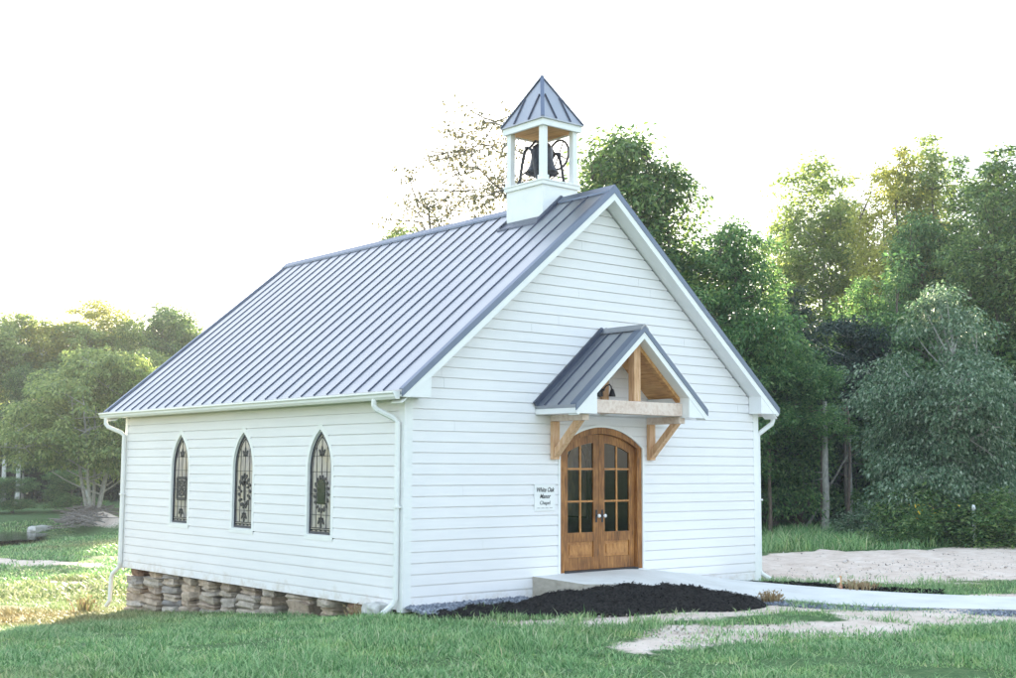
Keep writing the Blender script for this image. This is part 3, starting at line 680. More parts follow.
    # downspouts at both ends
    for yy, yw, s in ((.33, .075, -1), (YB - .27, L - .06, 1)):
        g_ = gz1(CX + side * (CX + .1), yy); xa = CX + side * (XO + .06); xw = CX + side * (CX + .085); foot = g_ + (.22 if s > 0 else .05)
        if s < 0 and side > 0:
            yy, yw = -.13, .03; pts = [(xa, yy, 3.11), (xa, yy, 3.02), (xa - .03, yy, 2.96), (xw + .05, yw - .04, 2.80), (xw, yw, 2.73), (xw, yw, .20), (xw + .02, yw - .02, .13), (xw + .17, yw - .10, .03)]
        elif s < 0: pts = [(xa, yy, 3.11), (xa, yy, 3.02), (xa - side * .03, yy - .03, 2.96), (xw + side * .05, yw + .05, 2.84), (xw, yw, 2.77), (xw, yw, .16 + max(foot, 0)), (xw + side * .02, yw + .02, .09), (xw + side * .16, yw + .12, foot)]
        else: pts = [(xa, yy, 3.11), (xa, yy, 2.99), (xa - side * .03, yy - .05, 2.92), (xw + side * .04, yw + .07, 2.80), (xw, yw, 2.73), (xw, yw, .08), (xw, yw + .04, 0.0), (xw + side * .08, yw + .17, -.14), (xw + side * .09, yw + .21, -.24), (xw + side * .1, yw + .22, foot + .03), (xw + side * .14, yw + .30, foot - .08)]
        mb = MB(); mb.tube(pts, .045, 8); ds = mb.build('downspout', M['gutter'], chapel, smooth=False, bevel=.0)
        mb = MB(); mb.box(min(xw - .05, xw + .05), xw + .05, yw - .055, yw + .055, 1.5, 1.53); mb.build('strap', M['gutter'], ds)
mb = MB(); mb.hexa([(CX - .13, YF - .03, ZR - .10), (CX, YF - .03, ZR + .005), (CX + .13, YF - .03, ZR - .10), (CX + .13, YF - .03, ZR - .06), (CX, YF - .03, ZR + .05), (CX - .13, YF - .03, ZR - .06)],
                   [(CX - .13, YB + .03, ZR - .10), (CX, YB + .03, ZR + .005), (CX + .13, YB + .03, ZR - .10), (CX + .13, YB + .03, ZR - .06), (CX, YB + .03, ZR + .05), (CX - .13, YB + .03, ZR - .06)])
mb.build('ridge_cap', M['roof_trim'], chapel)

# belfry
BX, BY, BH, BW = CX, 1.56, .505, .42      # half depth along y, half width along x
mb = MB(); mb.box(BX - BW, BX + BW, BY - BH, BY + BH, 6.3, 7.13); belfry = mb.build('belfry', M['white'], chapel)
mb = MB(); mb.box(BX - BW - .035, BX + BW + .035, BY - BH - .035, BY + BH + .035, 7.13, 7.20); mb.box(BX - BW - .05, BX + BW + .05, BY - BH - .05, BY + BH + .05, 7.20, 7.225); mb.build('cap_trim', M['white'], belfry)
for sx in (-1, 1):
    for sy in (-1, 1):
        x = BX + sx * (BW - .055); y = BY + sy * (BH - .055); mb = MB(); mb.box(x - .055, x + .055, y - .055, y + .055, 7.225, 8.22); mb.box(x - .075, x + .075, y - .075, y + .075, 7.225, 7.31); mb.build('post', M['white'], belfry, bevel=.004)
ex, ey, ez = BW + .085, BH + .085, 8.34
mb = MB()
for s in (-1, 1):
    mb.box(BX - BW - .055, BX + BW + .055, BY + s * (BH + .03) - .025, BY + s * (BH + .03) + .025, 8.20, 8.32)
    mb.box(BX + s * (BW + .03) - .025, BX + s * (BW + .03) + .025, BY - BH - .004, BY + BH + .004, 8.20, 8.32)
mb.build('belfry_fascia', M['white'], belfry)
MB().box(BX - BW - .004, BX + BW + .004, BY - BH - .004, BY + BH + .004, 8.222, 8.25).build('ceiling', M['board'], belfry)
apex = (BX, BY, 9.31); cs = [(BX - ex, BY - ey, ez), (BX + ex, BY - ey, ez), (BX + ex, BY + ey, ez), (BX - ex, BY + ey, ez)]
mb = MB()
mb.hexa([(x, y, ez - .025) for x, y, _ in cs], cs)
for k in range(4): mb.poly([cs[k], cs[(k + 1) % 4], apex])
spire = mb.build('spire', M['roof'], belfry)
mb = MB(); hip = MB()
for k in range(4):
    hip.bar(cs[k], apex, .07, .016); A = Vector(cs[k]); B = Vector(cs[(k + 1) % 4]); ap = Vector(apex); mid = (A + B) / 2
    nrm = (B - A).cross(ap - A).normalized()
    if nrm.z < 0: nrm = -nrm
    for t in (-.17, .17):
        mb = MB()
        base = mid + (B - A) * t; topp = base + (ap - mid) * (1 - abs(t) * 2 - .12); mb.bar(base + nrm * .012, topp + nrm * .012, .014, .024, nrm); mb.build('spire_seam', M['seam'], belfry)
hip.build('hip_cap', M['roof_trim'], belfry)
# metal apron where the belfry meets the roof
mb = MB()
for side in (-1, 1):
    xo = BW + .06
    zz = ZR - SL * xo
    mb.hexa([(BX + side * BW, BY - BH - .05, zz + .0), (BX + side * (xo + .13), BY - BH - .05, ZR - SL * (xo + .13) + .004), (BX + side * (xo + .13), BY + BH + .05, ZR - SL * (xo + .13) + .004), (BX + side * BW, BY + BH + .05, zz)],
            [(BX + side * BW, BY - BH - .05, zz + .07), (BX + side * (xo + .13), BY - BH - .05, ZR - SL * (xo + .13) + .035), (BX + side * (xo + .13), BY + BH + .05, ZR - SL * (xo + .13) + .035), (BX + side * BW, BY + BH + .05, zz + .07)])
    for s in (-1, 1):
        y0 = BY + s * (BH + .004); y1 = BY + s * (BH + .055)
        mb.hexa([(BX, y0, ZR), (BX + side * (xo + .1), y0, ZR - SL * (xo + .1)), (BX + side * (xo + .1), y1, ZR - SL * (xo + .1)), (BX, y1, ZR)],
                [(BX, y0, ZR + .09), (BX + side * (xo + .1), y0, ZR - SL * (xo + .1) + .07), (BX + side * (xo + .1), y1, ZR - SL * (xo + .1) + .05), (BX, y1, ZR + .07)])
mb.build('flashing', M['seam'], belfry)

# bell, hung inside the belfry
bell = tag(empty('church_bell', (BX, BY, 7.226)), 'dark cast bell with turning wheel hanging inside the open belfry', 'bell')
mb = MB(); prof = [(.001, .78), (.10, .78), (.155, .74), (.175, .66), (.185, .52), (.21, .40), (.255, .31), (.285, .265), (.27, .262), (.235, .31), (.19, .42), (.165, .55), (.15, .68), (.001, .73)]
mb.lathe([(r * 1.12, z * 1.06 - .04) for r, z in prof], (0, 0, 0), 28); mb.build('bell_body', M['bell'], bell, smooth=True)
mb = MB(); mb.tube([(0, 0, .72), (0, 0, .30)], .012, 6); mb.lathe([(.001, .24), (.035, .26), (.04, .285), (.03, .31), (.001, .32)], (0, 0, 0), 10); mb.build('clapper', M['iron'], bell)
mb = MB(); mb.tube([(-.40, 0, .66), (-.3, 0, .67), (-.16, 0, .82), (.16, 0, .82), (.3, 0, .67), (.44, 0, .66)], .026, 8); mb.build('yoke', M['iron'], bell)
for sx in (-1, 1):
    mb = MB()
    for sy in (-1, 1): mb.tube([(sx * .335, sy * .02, .67), (sx * .335, sy * .10, .60), (sx * .335, sy * .17, .38), (sx * .335, sy * .22, .12), (sx * .335, sy * .28, .02)], [.03, .03, .028, .028, .032], 7)
    mb.tube([(sx * .335, -.2, .18), (sx * .335, 0, .25), (sx * .335, .2, .18)], .014, 6); mb.box(sx * .335 - .03, sx * .335 + .03, -.32, .32, 0, .022)
    mb.build('stand', M['iron'], bell)
mb = MB(); N = 28; pts = [(.415, .27 * math.cos(2 * PI * k / N), .66 + .27 * math.sin(2 * PI * k / N)) for k in range(N + 1)]
mb.tube(pts, .022, 8, False)
for k in range(4):
    t = 2 * PI * k / 4 + .5; mb.tube([(.415, .04 * math.cos(t), .66 + .04 * math.sin(t)), (.415, .26 * math.cos(t), .66 + .26 * math.sin(t))], .013, 6)
mb.tube([(.39, 0, .66), (.44, 0, .66)], .045, 10); mb.build('wheel', M['iron'], bell)

# entry canopy
KX, KE, KZ, KS, KY = 4.08, 1.53, 4.43, .872, -1.0
def kp(side, xo, y, dz=0): return (KX + side * xo, y, KZ - KS * xo + dz)
canopy = None
for side in (-1, 1):
    mb = MB(); mb.hexa([kp(side, 0, KY, -.05), kp(side, KE, KY, -.05), kp(side, KE, -.03, -.05), kp(side, 0, -.03, -.05)], [kp(side, 0, KY), kp(side, KE, KY), kp(side, KE, -.03), kp(side, 0, -.03)])
    if canopy is None: canopy = mb.build('entry_canopy', M['roof'], chapel)
    else: mb.build('roof_panel', M['roof'], canopy)
    mb = MB(); o = Vector((side * KS, 0, 1)).normalized()
    for y in (-.25, -.58):
        p0 = Vector(kp(side, .06, y)); p1 = Vector(kp(side, KE - .01, y)); mb.bar(p0 + o * .008, p1 + o * .008, .018, .02, o)
    mb.bar(Vector(kp(side, 0, -.05)) + o * .03, Vector(kp(side, KE, -.05)) + o * .03, .05, .10, o)
    mb.build('standing_seam', M['seam'], canopy)
    mb = MB(); mb.hexa([kp(side, 0, KY - .03, -.085), kp(side, KE + .01, KY - .03, -.085), kp(side, KE + .01, KY - .003, -.085), kp(side, 0, KY - .003, -.085)], [kp(side, 0, KY - .03, .02), kp(side, KE + .01, KY - .03, .02), kp(side, KE + .01, KY - .003, .02), kp(side, 0, KY - .003, .02)])
    mb.hexa([kp(side, 0, KY - .003, .002), kp(side, KE, KY - .003, .002), kp(side, KE, KY + .13, .002), kp(side, 0, KY + .13, .002)], [kp(side, 0, KY - .003, .02), kp(side, KE, KY - .003, .02), kp(side, KE, KY + .13, .02), kp(side, 0, KY + .13, .02)])
    mb.build('rake_trim', M['roof_trim'], canopy)
    mb = MB(); mb.hexa([kp(side, 0, KY - .018, -.20), kp(side, KE - .04, KY - .018, -.20), kp(side, KE, KY - .018, -.13), kp(side, KE, KY - .018, -.086), kp(side, 0, KY - .018, -.086)],
                       [kp(side, 0, KY + .02, -.20), kp(side, KE - .04, KY + .02, -.20), kp(side, KE, KY + .02, -.13), kp(side, KE, KY + .02, -.052), kp(side, 0, KY + .02, -.052)])
    mb.build('rake_board', M['white'], canopy)
    # pale painted soffit band in front, boards behind
    mb = MB(); mb.hexa([kp(side, 0, KY + .02, -.19), kp(side, KE - .03, KY + .02, -.19), kp(side, KE - .03, KY + .20, -.19), kp(side, 0, KY + .20, -.19)], [kp(side, 0, KY + .02, -.17), kp(side, KE - .03, KY + .02, -.17), kp(side, KE - .03, KY + .20, -.17), kp(side, 0, KY + .20, -.17)])
    mb.build('soffit_band', M['white'], canopy)
    mb = MB(); nb = 7
    for k in range(nb):
        s0 = .02 + (KE - .05) * k / nb; s1 = .02 + (KE - .05) * (k + 1) / nb - .008
        mb.hexa([kp(side, s0, KY + .30, -.16), kp(side, s1, KY + .30, -.16), kp(side, s1, -.024, -.16), kp(side, s0, -.024, -.16)], [kp(side, s0, KY + .30, -.14), kp(side, s1, KY + .30, -.14), kp(side, s1, -.024, -.14), kp(side, s0, -.024, -.14)])
    mb.build('ceiling_board', M['board'], canopy)
    mb = MB(); mb.hexa([kp(side, 0, KY + .201, -.27), kp(side, 1.14, KY + .201, -.27), kp(side, 1.14, KY + .201, -.14), kp(side, 0, KY + .201, -.14)], [kp(side, 0, KY + .30, -.27), kp(side, 1.14, KY + .30, -.27), kp(side, 1.14, KY + .30, -.14), kp(side, 0, KY + .30, -.14)])
    mb.build('rafter', M['board'], canopy)
    # boxed eave ends
    mb = MB(); pts = [(KE - .002, KZ - KS * KE - .135), (1.08, KZ - KS * KE - .135), (1.08, KZ - KS * 1.08 - .19), (KE - .002, KZ - KS * KE - .052)]
    mb.hexa([(KX + side * x_, KY - .012, z_) for x_, z_ in pts], [(KX + side * x_, -.03, z_) for x_, z_ in pts]); mb.build('eave_box', M['white'], canopy)
mb = MB(); mb.hexa([(KX - .09, KY - .03, KZ - .06), (KX, KY - .03, KZ + .005), (KX + .09, KY - .03, KZ - .06), (KX + .09, KY - .03, KZ - .03), (KX, KY - .03, KZ + .045), (KX - .09, KY - .03, KZ - .03)],
                   [(KX - .09, -.03, KZ - .06), (KX, -.03, KZ + .005), (KX + .09, -.03, KZ - .06), (KX + .09, -.03, KZ - .03), (KX, -.03, KZ + .045), (KX - .09, -.03, KZ - .03)]); mb.build('ridge_cap', M['roof'], canopy)
MB().box(KX - 1.075, KX + 1.075, -.86, -.70, 2.985, 3.20).build('tie_beam', M['timber'], canopy, bevel=.008)
MB().box(KX - .075, KX + .075, -.85, -.71, 3.203, 4.16).build('king_post', M['timber_up'], canopy, bevel=.006)
MB().box(KX - .075, KX + .075, -.10, -.026, 3.02, 4.16).build('wall_post', M['timber_up'], canopy, bevel=.006)
for side in (-1, 1):
    x = KX + side * 1.13; hw = .07
    mb = MB(); mb.box(x - hw, x + hw, -.105, -.026, 2.24, 2.86); mb.build('bracket_post', M['timber_up'], canopy, bevel=.006)
    mb = MB(); mb.box(x - hw - .002, x + hw + .002, -.80, -.026, 2.862, 2.98); mb.build('bracket_arm', M['timber'], canopy, bevel=.006)
    mb = MB(); mb.hexa([(x - hw + .012, -.107, 2.27), (x + hw - .012, -.107, 2.27), (x + hw - .012, -.107, 2.42), (x - hw + .012, -.107, 2.42)], [(x - hw + .012, -.72, 2.86), (x + hw - .012, -.72, 2.86), (x + hw - .012, -.57, 2.86), (x - hw + .012, -.57, 2.86)]); mb.build('bracket_brace', M['timber_up'], canopy, bevel=.006)

# lamp above the tie beam
lamp = tag(empty('gooseneck_lamp', (3.98, -.02, 3.37)), 'small black gooseneck lamp under the entry canopy gable', 'lamp')
MB().tube([(-.19, -.005, -.02), (-.10, -.05, .015), (-.05, -.12, .06), (-.03, -.18, .04)], .014, 8).build('arm', M['iron'], lamp, smooth=True)
mb = MB(); mb.tube([(.0, -.02, .02), (.0, -.10, .02), (.02, -.16, .11), (.07, -.20, .14), (.11, -.2, .10), (.125, -.2, .03)], .013, 8); mb.build('gooseneck', M['iron'], lamp, smooth=True)
mb = MB(); mb.lathe([(.012, .07), (.03, .05), (.05, -.02), (.062, -.06)], (.13, -.2, .0), 16); mb.build('lamp_shade', M['iron'], lamp, smooth=True)
mb = MB(); mb.lathe([(.002, .09), (.04, .085), (.075, .05), (.085, 0), (.085, -.05)], (-.16, -.16, -.02), 18); mb.build('lamp_shade', M['iron'], lamp, smooth=True)
mb = MB(); mb.box(-.05, .05, -.02, .0, -.05, .07); mb.build('wall_plate', M['iron'], lamp)

# sign
sign = tag(empty('wall_sign', (2.755, -.024, 1.62)), 'small white sign with black script lettering beside the double door', 'sign')
MB().box(-.222, .222, -.014, 0, -.212, .212).build('board', M['white'], sign)
def lettering(txt, z, size, matl, shear=.25, off=.004, sx=1.0):
    cu = bpy.data.curves.new('lettering', 'FONT'); cu.body = txt; cu.size = size; cu.align_x = 'CENTER'; cu.align_y = 'CENTER'; cu.shear = shear; cu.offset = off; cu.extrude = .0015
    t = bpy.data.objects.new('lettering', cu); C.objects.link(t)
    dg = bpy.context.evaluated_depsgraph_get(); me = bpy.data.meshes.new_from_object(t.evaluated_get(dg)); bpy.data.objects.remove(t)
    me.materials.clear(); me.materials.append(matl)
    o = link_mesh('lettering', me, sign); o.location = (0, -.0165, z); o.rotation_euler = (PI / 2, 0, 0); o.scale = (sx, 1, 1); return o
lettering('White Oak', .125, .105, M['ink'], .3, .0012, .80); lettering('Manor', .02, .10, M['ink'], .3, .0012, .85); lettering('Chapel', -.085, .085, M['ink'], .1, .0, .95)
mb = MB()
for k in range(4):
    for j in range(3): mb.box(-.165 + k * .088 + j * .022, -.15 + k * .088 + j * .022, -.0165, -.0145, -.172, -.160)
mb.build('small_print', M['ink_grey'], sign)

# ------------------------------------------------------------------ stone piers under the long wall
def rock_mesh(name, seed, sx, sy, sz, matl, rough=.16, sub=2):
    r = np.random.RandomState(seed)
    import bmesh
    bm = bmesh.new(); bmesh.ops.create_cube(bm, size=1.0); bmesh.ops.subdivide_edges(bm, edges=bm.edges[:], cuts=sub, use_grid_fill=True)
    ph = r.uniform(0, 6.28, 9); fq = r.uniform(2.2, 5.5, 9)
    for v in bm.verts:
        p = v.co; n = p.normalized(); q = p * .68 + n * .5 * .34
        d = sum(math.sin(fq[k] * (p.x, p.y, p.z)[k % 3] * 2 + ph[k]) for k in range(9)) / 9
        q = q * (1 + rough * d * 1.7) + Vector(r.uniform(-1, 1, 3)) * .035
        v.co = Vector((q.x * sx, q.y * sy, q.z * sz))
    me = bpy.data.meshes.new(name); bm.to_mesh(me); bm.free(); me.materials.append(matl); return me
piers = [(9.72, .72, 'back corner stone pier beside the tall white downspout'), (8.86, .66, 'stone pier second from the back downspout, tall and narrow'),
         (8.03, .66, 'stone pier of thin slabs third from the back downspout'), (7.25, .60, 'stone pier below the rings window, fourth from the back'),
         (6.43, .66, 'stone pier with a rounded mauve boulder at its foot, fifth from the back'), (5.68, .5, 'narrow stone pier between the rings window and the cross window'),
         (4.86, .72, 'wide stone pier below the cross window with a pale middle slab'), (4.12, .42, 'narrow three-stone pier just in front of the cross window'),
         (3.12, .80, 'low wide pier of one big pale boulder below the tablet window'), (2.22, .52, 'low two-stone pier in front of the big pale boulder'),
         (1.42, .50, 'lowest pier, flat reddish stones near the front corner')]
for k, (yc, wd, lab) in enumerate(piers):
    r = np.random.RandomState(100 + k); g_ = gz1(.2, yc); H = -.015 - g_; 
    t = tag(empty('stone_pier', (.26, yc, g_ - .12)), lab, 'stone pier', 'stone piers under the chapel side wall')
    n = max(1, int(round((H + .05) / .118)))
    if k == 8: n = 2
    if k == 10: n = 2
    hs_ = r.uniform(.75, 1.25, n)
    if k in (4,): hs_[0] = 2.0
    if k == 8: hs_[:] = (2.6, 1.0)
    hs_ = hs_ / hs_.sum() * (H + .12); z = 0
    for j in range(n):
        h = hs_[j]; me = rock_mesh('stone', 1000 + k * 20 + j, .46 * r.uniform(.9, 1.1), wd * .93 * r.uniform(.85, 1.12) * (1.08 if j == 0 else 1), h * 1.10, M['rust_stone'] if k == 10 or (k == 0 and j == n - 1) else M['stone'], .26 if k == 8 else .17)
        o = link_mesh('stone', me, t); o.location = (r.uniform(-.03, .03), r.uniform(-.04, .04), z + h / 2); o.rotation_euler = (r.uniform(-.07, .07), r.uniform(-.06, .06), r.uniform(-.25, .25)); z += h
        if k == 8:
            me = rock_mesh('stone', 3001, .4, .42, .14, M['stone']); o = link_mesh('stone', me, t); o.location = (.02, .2, H + .02)
def rock(name, loc, dims, matl, lab, seed, rz=0):
    o = link_mesh(name, rock_mesh(name, seed, *dims, matl, .2, 3)); o.location = loc; o.rotation_euler = (0, 0, rz); return tag(o, lab, 'rock')
rock('rock', (-.12, .52, -.05), (.34, .46, .26), M['pale_rock'], 'pale flat rock beside the front corner downspout foot', 51)
rock('rock', (12.6, 50.8, gz1(12.6, 50.8) + .08), (1.6, .6, .42), M['pale_rock'], 'long white boulder lying on the far left grass', 52, .7)
rock('rock', (16.2, 49.6, gz1(16.2, 49.6) + .15), (.7, .5, .4), M['pale_rock'], 'small white rock at the end of the brush heap', 53, .4)

# ------------------------------------------------------------------ concrete walk
OUT = [(2.505, -1.24, .335), (3.25, -1.46, .31), (4.15, -1.42, .22), (4.75, -1.5, .15), (5.15, -1.9, .085), (5.35, -2.5, .055), (5.65, -4.0, .045), (7.1, -5.75, .04), (9.5, -8.45, .04), (14, -13.5, .05)]
INN = [(2.505, -.026, .372), (3.9, -.026, .383), (4.9, -.026, .375), (6.05, -.026, .25), (7.0, -.2, .11), (7.45, -.9, .06), (7.6, -1.7, .05), (7.95, -3.2, .045), (9.0, -4.9, .04), (11.4, -7.6, .04), (16, -12.7, .05)]
def resample(P, n):
    P = np.array(P); d = np.concatenate([[0], np.cumsum(np.linalg.norm(np.diff(P, axis=0), axis=1))]); t = np.linspace(0, 1, n)
    # follow parameter by index so that both edges turn together
    ti = np.linspace(0, len(P) - 1, n); out = []
    for v in ti:
        i0 = min(int(v), len(P) - 2); f_ = v - i0
        p0 = P[max(i0 - 1, 0)]; p1 = P[i0]; p2 = P[i0 + 1]; p3 = P[min(i0 + 2, len(P) - 1)]
        out.append(.5 * ((2 * p1) + (-p0 + p2) * f_ + (2 * p0 - 5 * p1 + 4 * p2 - p3) * f_ ** 2 + (-p0 + 3 * p1 - 3 * p2 + p3) * f_ ** 3))
    return np.array(out)
def walk():
    n = 60; A = resample(OUT, n); B = resample(INN, n); A[0] = OUT[0]; B[0] = INN[0]; m = 8
    A[:, 1] = np.minimum(A[:, 1], -.3)
    V = []; 
    for i in range(n):
        for j in range(m + 1): V.append(A[i] * (1 - j / m) + B[i] * (j / m))
    nv = len(V); F = [(i * (m + 1) + j, i * (m + 1) + j + 1, (i + 1) * (m + 1) + j + 1, (i + 1) * (m + 1) + j) for i in range(n - 1) for j in range(m)]
    V = [tuple(v) for v in V]
    def skirt(ids):
        b = len(V)
        for k in ids: V.append((V[k][0], V[k][1], -.25))
        for q in range(len(ids) - 1): F.append((ids[q], ids[q + 1], b + q + 1, b + q))
    skirt([i * (m + 1) for i in range(n)]); skirt([i * (m + 1) + m for i in range(n)]); skirt(list(range(m + 1)))
    nt_ = (n - 1) * m
    mb = MB(); mb.v = V; mb.f = F; o = mb.build('path', M['concrete']); o.data.materials.append(M['concrete_side'])
    for i_, p_ in enumerate(o.data.polygons):
        if i_ >= nt_: p_.material_index = 1
    tag(o, kind='structure')
walk()

# ------------------------------------------------------------------ mulch and gravel
def mulch():
    x, y = np.meshgrid(np.arange(-.2, 5.4, .03), np.arange(-3.4, 0, .03)); sh = x.shape; x = x.ravel(); y = y.ravel()
    ca, sa = math.cos(-.42), math.sin(-.42)
    u = (x - 3.05) * ca + (y + 1.95) * sa; v = -(x - 3.05) * sa + (y + 1.95) * ca
    q = ((u + .08) / 2.2) ** 2 + (v / 1.02) ** 2
    h = .365 * np.clip(1 - q, 0, 1) ** .8
    u2 = (x - 1.0) * ca + (y + 1.05) * sa; v2 = -(x - 1.0) * sa + (y + 1.05) * ca
    h2 = .15 * np.clip(1 - (u2 / 1.32) ** 2 - (v2 / .62) ** 2, 0, 1) ** .7
    h = np.maximum(h, h2) + .5 * np.minimum(h, h2) * .5
    inside = (h > .012)
    r = np.random.RandomState(5); nz = .02 * snoise(x, y, 9, 61) + .014 * snoise(x, y, 23, 62) + r.uniform(-.014, .014, len(x))
    z = gz(x, y) + h + nz * np.clip(h / .06, 0, 1) - .02
    idx = np.arange(len(x)).reshape(sh); Q = np.stack([idx[:-1, :-1], idx[:-1, 1:], idx[1:, 1:], idx[1:, :-1]], -1).reshape(-1, 4)
    Q = Q[inside[Q].all(1)]; u_, inv = np.unique(Q, return_inverse=True); V = np.stack([x, y, z], 1)[u_]
    # loose chips over the heap
    keep = np.where(inside & (r.uniform(0, 1, len(x)) < .4))[0]; n = len(keep); P = np.stack([x[keep], y[keep], z[keep] + .008], 1) + r.uniform(-.015, .015, (n, 3))
    a = r.uniform(0, 2 * PI, n); l = r.uniform(.015, .045, n)[:, None]; d = np.stack([np.cos(a), np.sin(a), r.uniform(-.5, .7, n)], 1); s = np.stack([-np.sin(a), np.cos(a), r.uniform(-.4, .4, n)], 1)
    CV = np.concatenate([P - d * l, P + s * l * .35, P + d * l, P - s * l * .35], 0); k = np.arange(n); CQ = np.stack([k, k + n, k + 2 * n, k + 3 * n], 1) + len(V)
    me = mesh_np('mulch', np.concatenate([V, CV]), quads=np.concatenate([inv.reshape(-1, 4), CQ]), mat=M['mulch'])
    tag(link_mesh('mulch', me), 'black mulch heaped against the concrete entry slab', 'mulch', kind='stuff')
mulch()
def gravel():
    r = np.random.RandomState(8); pts = []
    n = 5200; pts.append(np.stack([r.uniform(.0, 2.3, n), -r.uniform(.03, .75, n) * 1.0], 1)); 
    pts[0] = pts[0][(pts[0][:, 1] > -.95 + .28 * pts[0][:, 0])]
    A = resample(OUT, 200); i0 = 92
    seg = A[i0:196]; k = r.randint(0, len(seg) - 1, 9000); t = r.uniform(0, 1, 9000)[:, None]; base = seg[k, :2] * (1 - t) + seg[k + 1, :2] * t
    d = seg[k + 1, :2] - seg[k, :2]; nrm = np.stack([d[:, 1], -d[:, 0]], 1); nrm /= np.linalg.norm(nrm, axis=1)[:, None]
    side = np.sign(((base - np.array([4.0, -4.5])) * nrm).sum(1))[:, None]
    off = (r.beta(1.1, 2.0, 9000) * .62)[:, None]; pts.append(base + nrm * -side * off)
    P = np.concatenate(pts); n = len(P); z = gz(P[:, 0], P[:, 1]) + r.uniform(0, .035, n); front = P[:, 0] < 2.4; z[front] += .11 * np.clip(1 + P[front, 1] / .8, 0, 1)
    s = r.uniform(.016, .036, n)
    o6 = np.array([(1, 0, 0), (-1, 0, 0), (0, 1, 0), (0, -1, 0), (0, 0, 1), (0, 0, -1)], float)
    V = o6[None] * s[:, None, None] * r.uniform(.6, 1.25, (n, 6, 3)) + r.uniform(-.3, .3, (n, 6, 3)) * s[:, None, None]
    a = r.uniform(0, 2 * PI, n); c, sn = np.cos(a)[:, None], np.sin(a)[:, None]
    V = np.stack([V[..., 0] * c - V[..., 1] * sn, V[..., 0] * sn + V[..., 1] * c, V[..., 2] * .8], -1) + np.stack([P[:, 0], P[:, 1], z], 1)[:, None]
    f = np.array([(0, 2, 4), (2, 1, 4), (1, 3, 4), (3, 0, 4), (2, 0, 5), (1, 2, 5), (3, 1, 5), (0, 3, 5)]); T = (np.arange(n)[:, None, None] * 6 + f[None]).reshape(-1, 3)
    me = mesh_np('gravel', V.reshape(-1, 3), tris=T, mat=M['gravel']); tag(link_mesh('gravel', me), 'blue grey gravel along the front wall and the walk edge', 'gravel', kind='stuff')
gravel()
def clods():
    r = np.random.RandomState(18); parts = []
    for poly, n in ((LOT, 2600), (PATCH, 700), (BAND, 500)):
        P = np.array(poly); lo = P.min(0); hi = np.minimum(P.max(0), [24, 8]); k = 0; c = r.uniform(lo, hi, (n * 4, 2)); c = c[dirt_at(c[:, 0], c[:, 1])[0] > .5][:n]; parts.append(c)
    P = np.concatenate(parts); n = len(P); s = r.uniform(.006, .022, n) * np.where(r.uniform(0, 1, n) < .05, 2.2, 1); z = gz(P[:, 0], P[:, 1]) + s * .3
    o6 = np.array([(1, 0, 0), (-1, 0, 0), (0, 1, 0), (0, -1, 0), (0, 0, .7), (0, 0, -.7)], float)
    V = o6[None] * s[:, None, None] * r.uniform(.6, 1.4, (n, 6, 3)) + r.uniform(-.3, .3, (n, 6, 3)) * s[:, None, None] + np.stack([P[:, 0], P[:, 1], z], 1)[:, None]
    f = np.array([(0, 2, 4), (2, 1, 4), (1, 3, 4), (3, 0, 4), (2, 0, 5), (1, 2, 5), (3, 1, 5), (0, 3, 5)]); T = (np.arange(n)[:, None, None] * 6 + f[None]).reshape(-1, 3)
    tag(link_mesh('soil_clods', mesh_np('soil_clods', V.reshape(-1, 3), tris=T, mat=M['clod'])), 'small clods and pebbles scattered over the bare soil', 'soil', kind='stuff')
M['clod'] = island_mat('tan_soil_clods', [(0, (.20, .16, .13)), (.3, (.46, .38, .33)), (1, (.66, .60, .56))], .95)
clods()
def soil_edge():
    # dark loose soil along the inner edge of the walk
    r = np.random.RandomState(9); B = resample(INN, 200); seg = B[72:148]; n = 5200
    k = r.randint(0, len(seg) - 1, n); t = r.uniform(0, 1, n)[:, None]; base = seg[k, :2] * (1 - t) + seg[k + 1, :2] * t
    d = seg[k + 1, :2] - seg[k, :2]; nrm = np.stack([-d[:, 1], d[:, 0]], 1); nrm /= np.linalg.norm(nrm, axis=1)[:, None]
    wdt = .25 + .45 * (k / len(seg)) ; base = base + nrm * (r.uniform(.03, 1, n) * wdt)[:, None]
    P = np.stack([base[:, 0], base[:, 1], gz(base[:, 0], base[:, 1]) + r.uniform(.0, .09, n)], 1)
    a = r.uniform(0, 2 * PI, n); l = r.uniform(.02, .06, n)[:, None]; dd = np.stack([np.cos(a), np.sin(a), r.uniform(-.6, .6, n)], 1); s = np.stack([-np.sin(a), np.cos(a), r.uniform(-.6, .6, n)], 1)
    V = np.concatenate([P - dd * l, P + s * l * .6, P + dd * l, P - s * l * .6]); q = np.arange(n); Q = np.stack([q, q + n, q + 2 * n, q + 3 * n], 1)
    tag(link_mesh('mulch', mesh_np('mulch', V, quads=Q, mat=M['mulch'])), 'thin dark mulch line along the far edge of the walk', 'mulch', kind='stuff')
soil_edge()

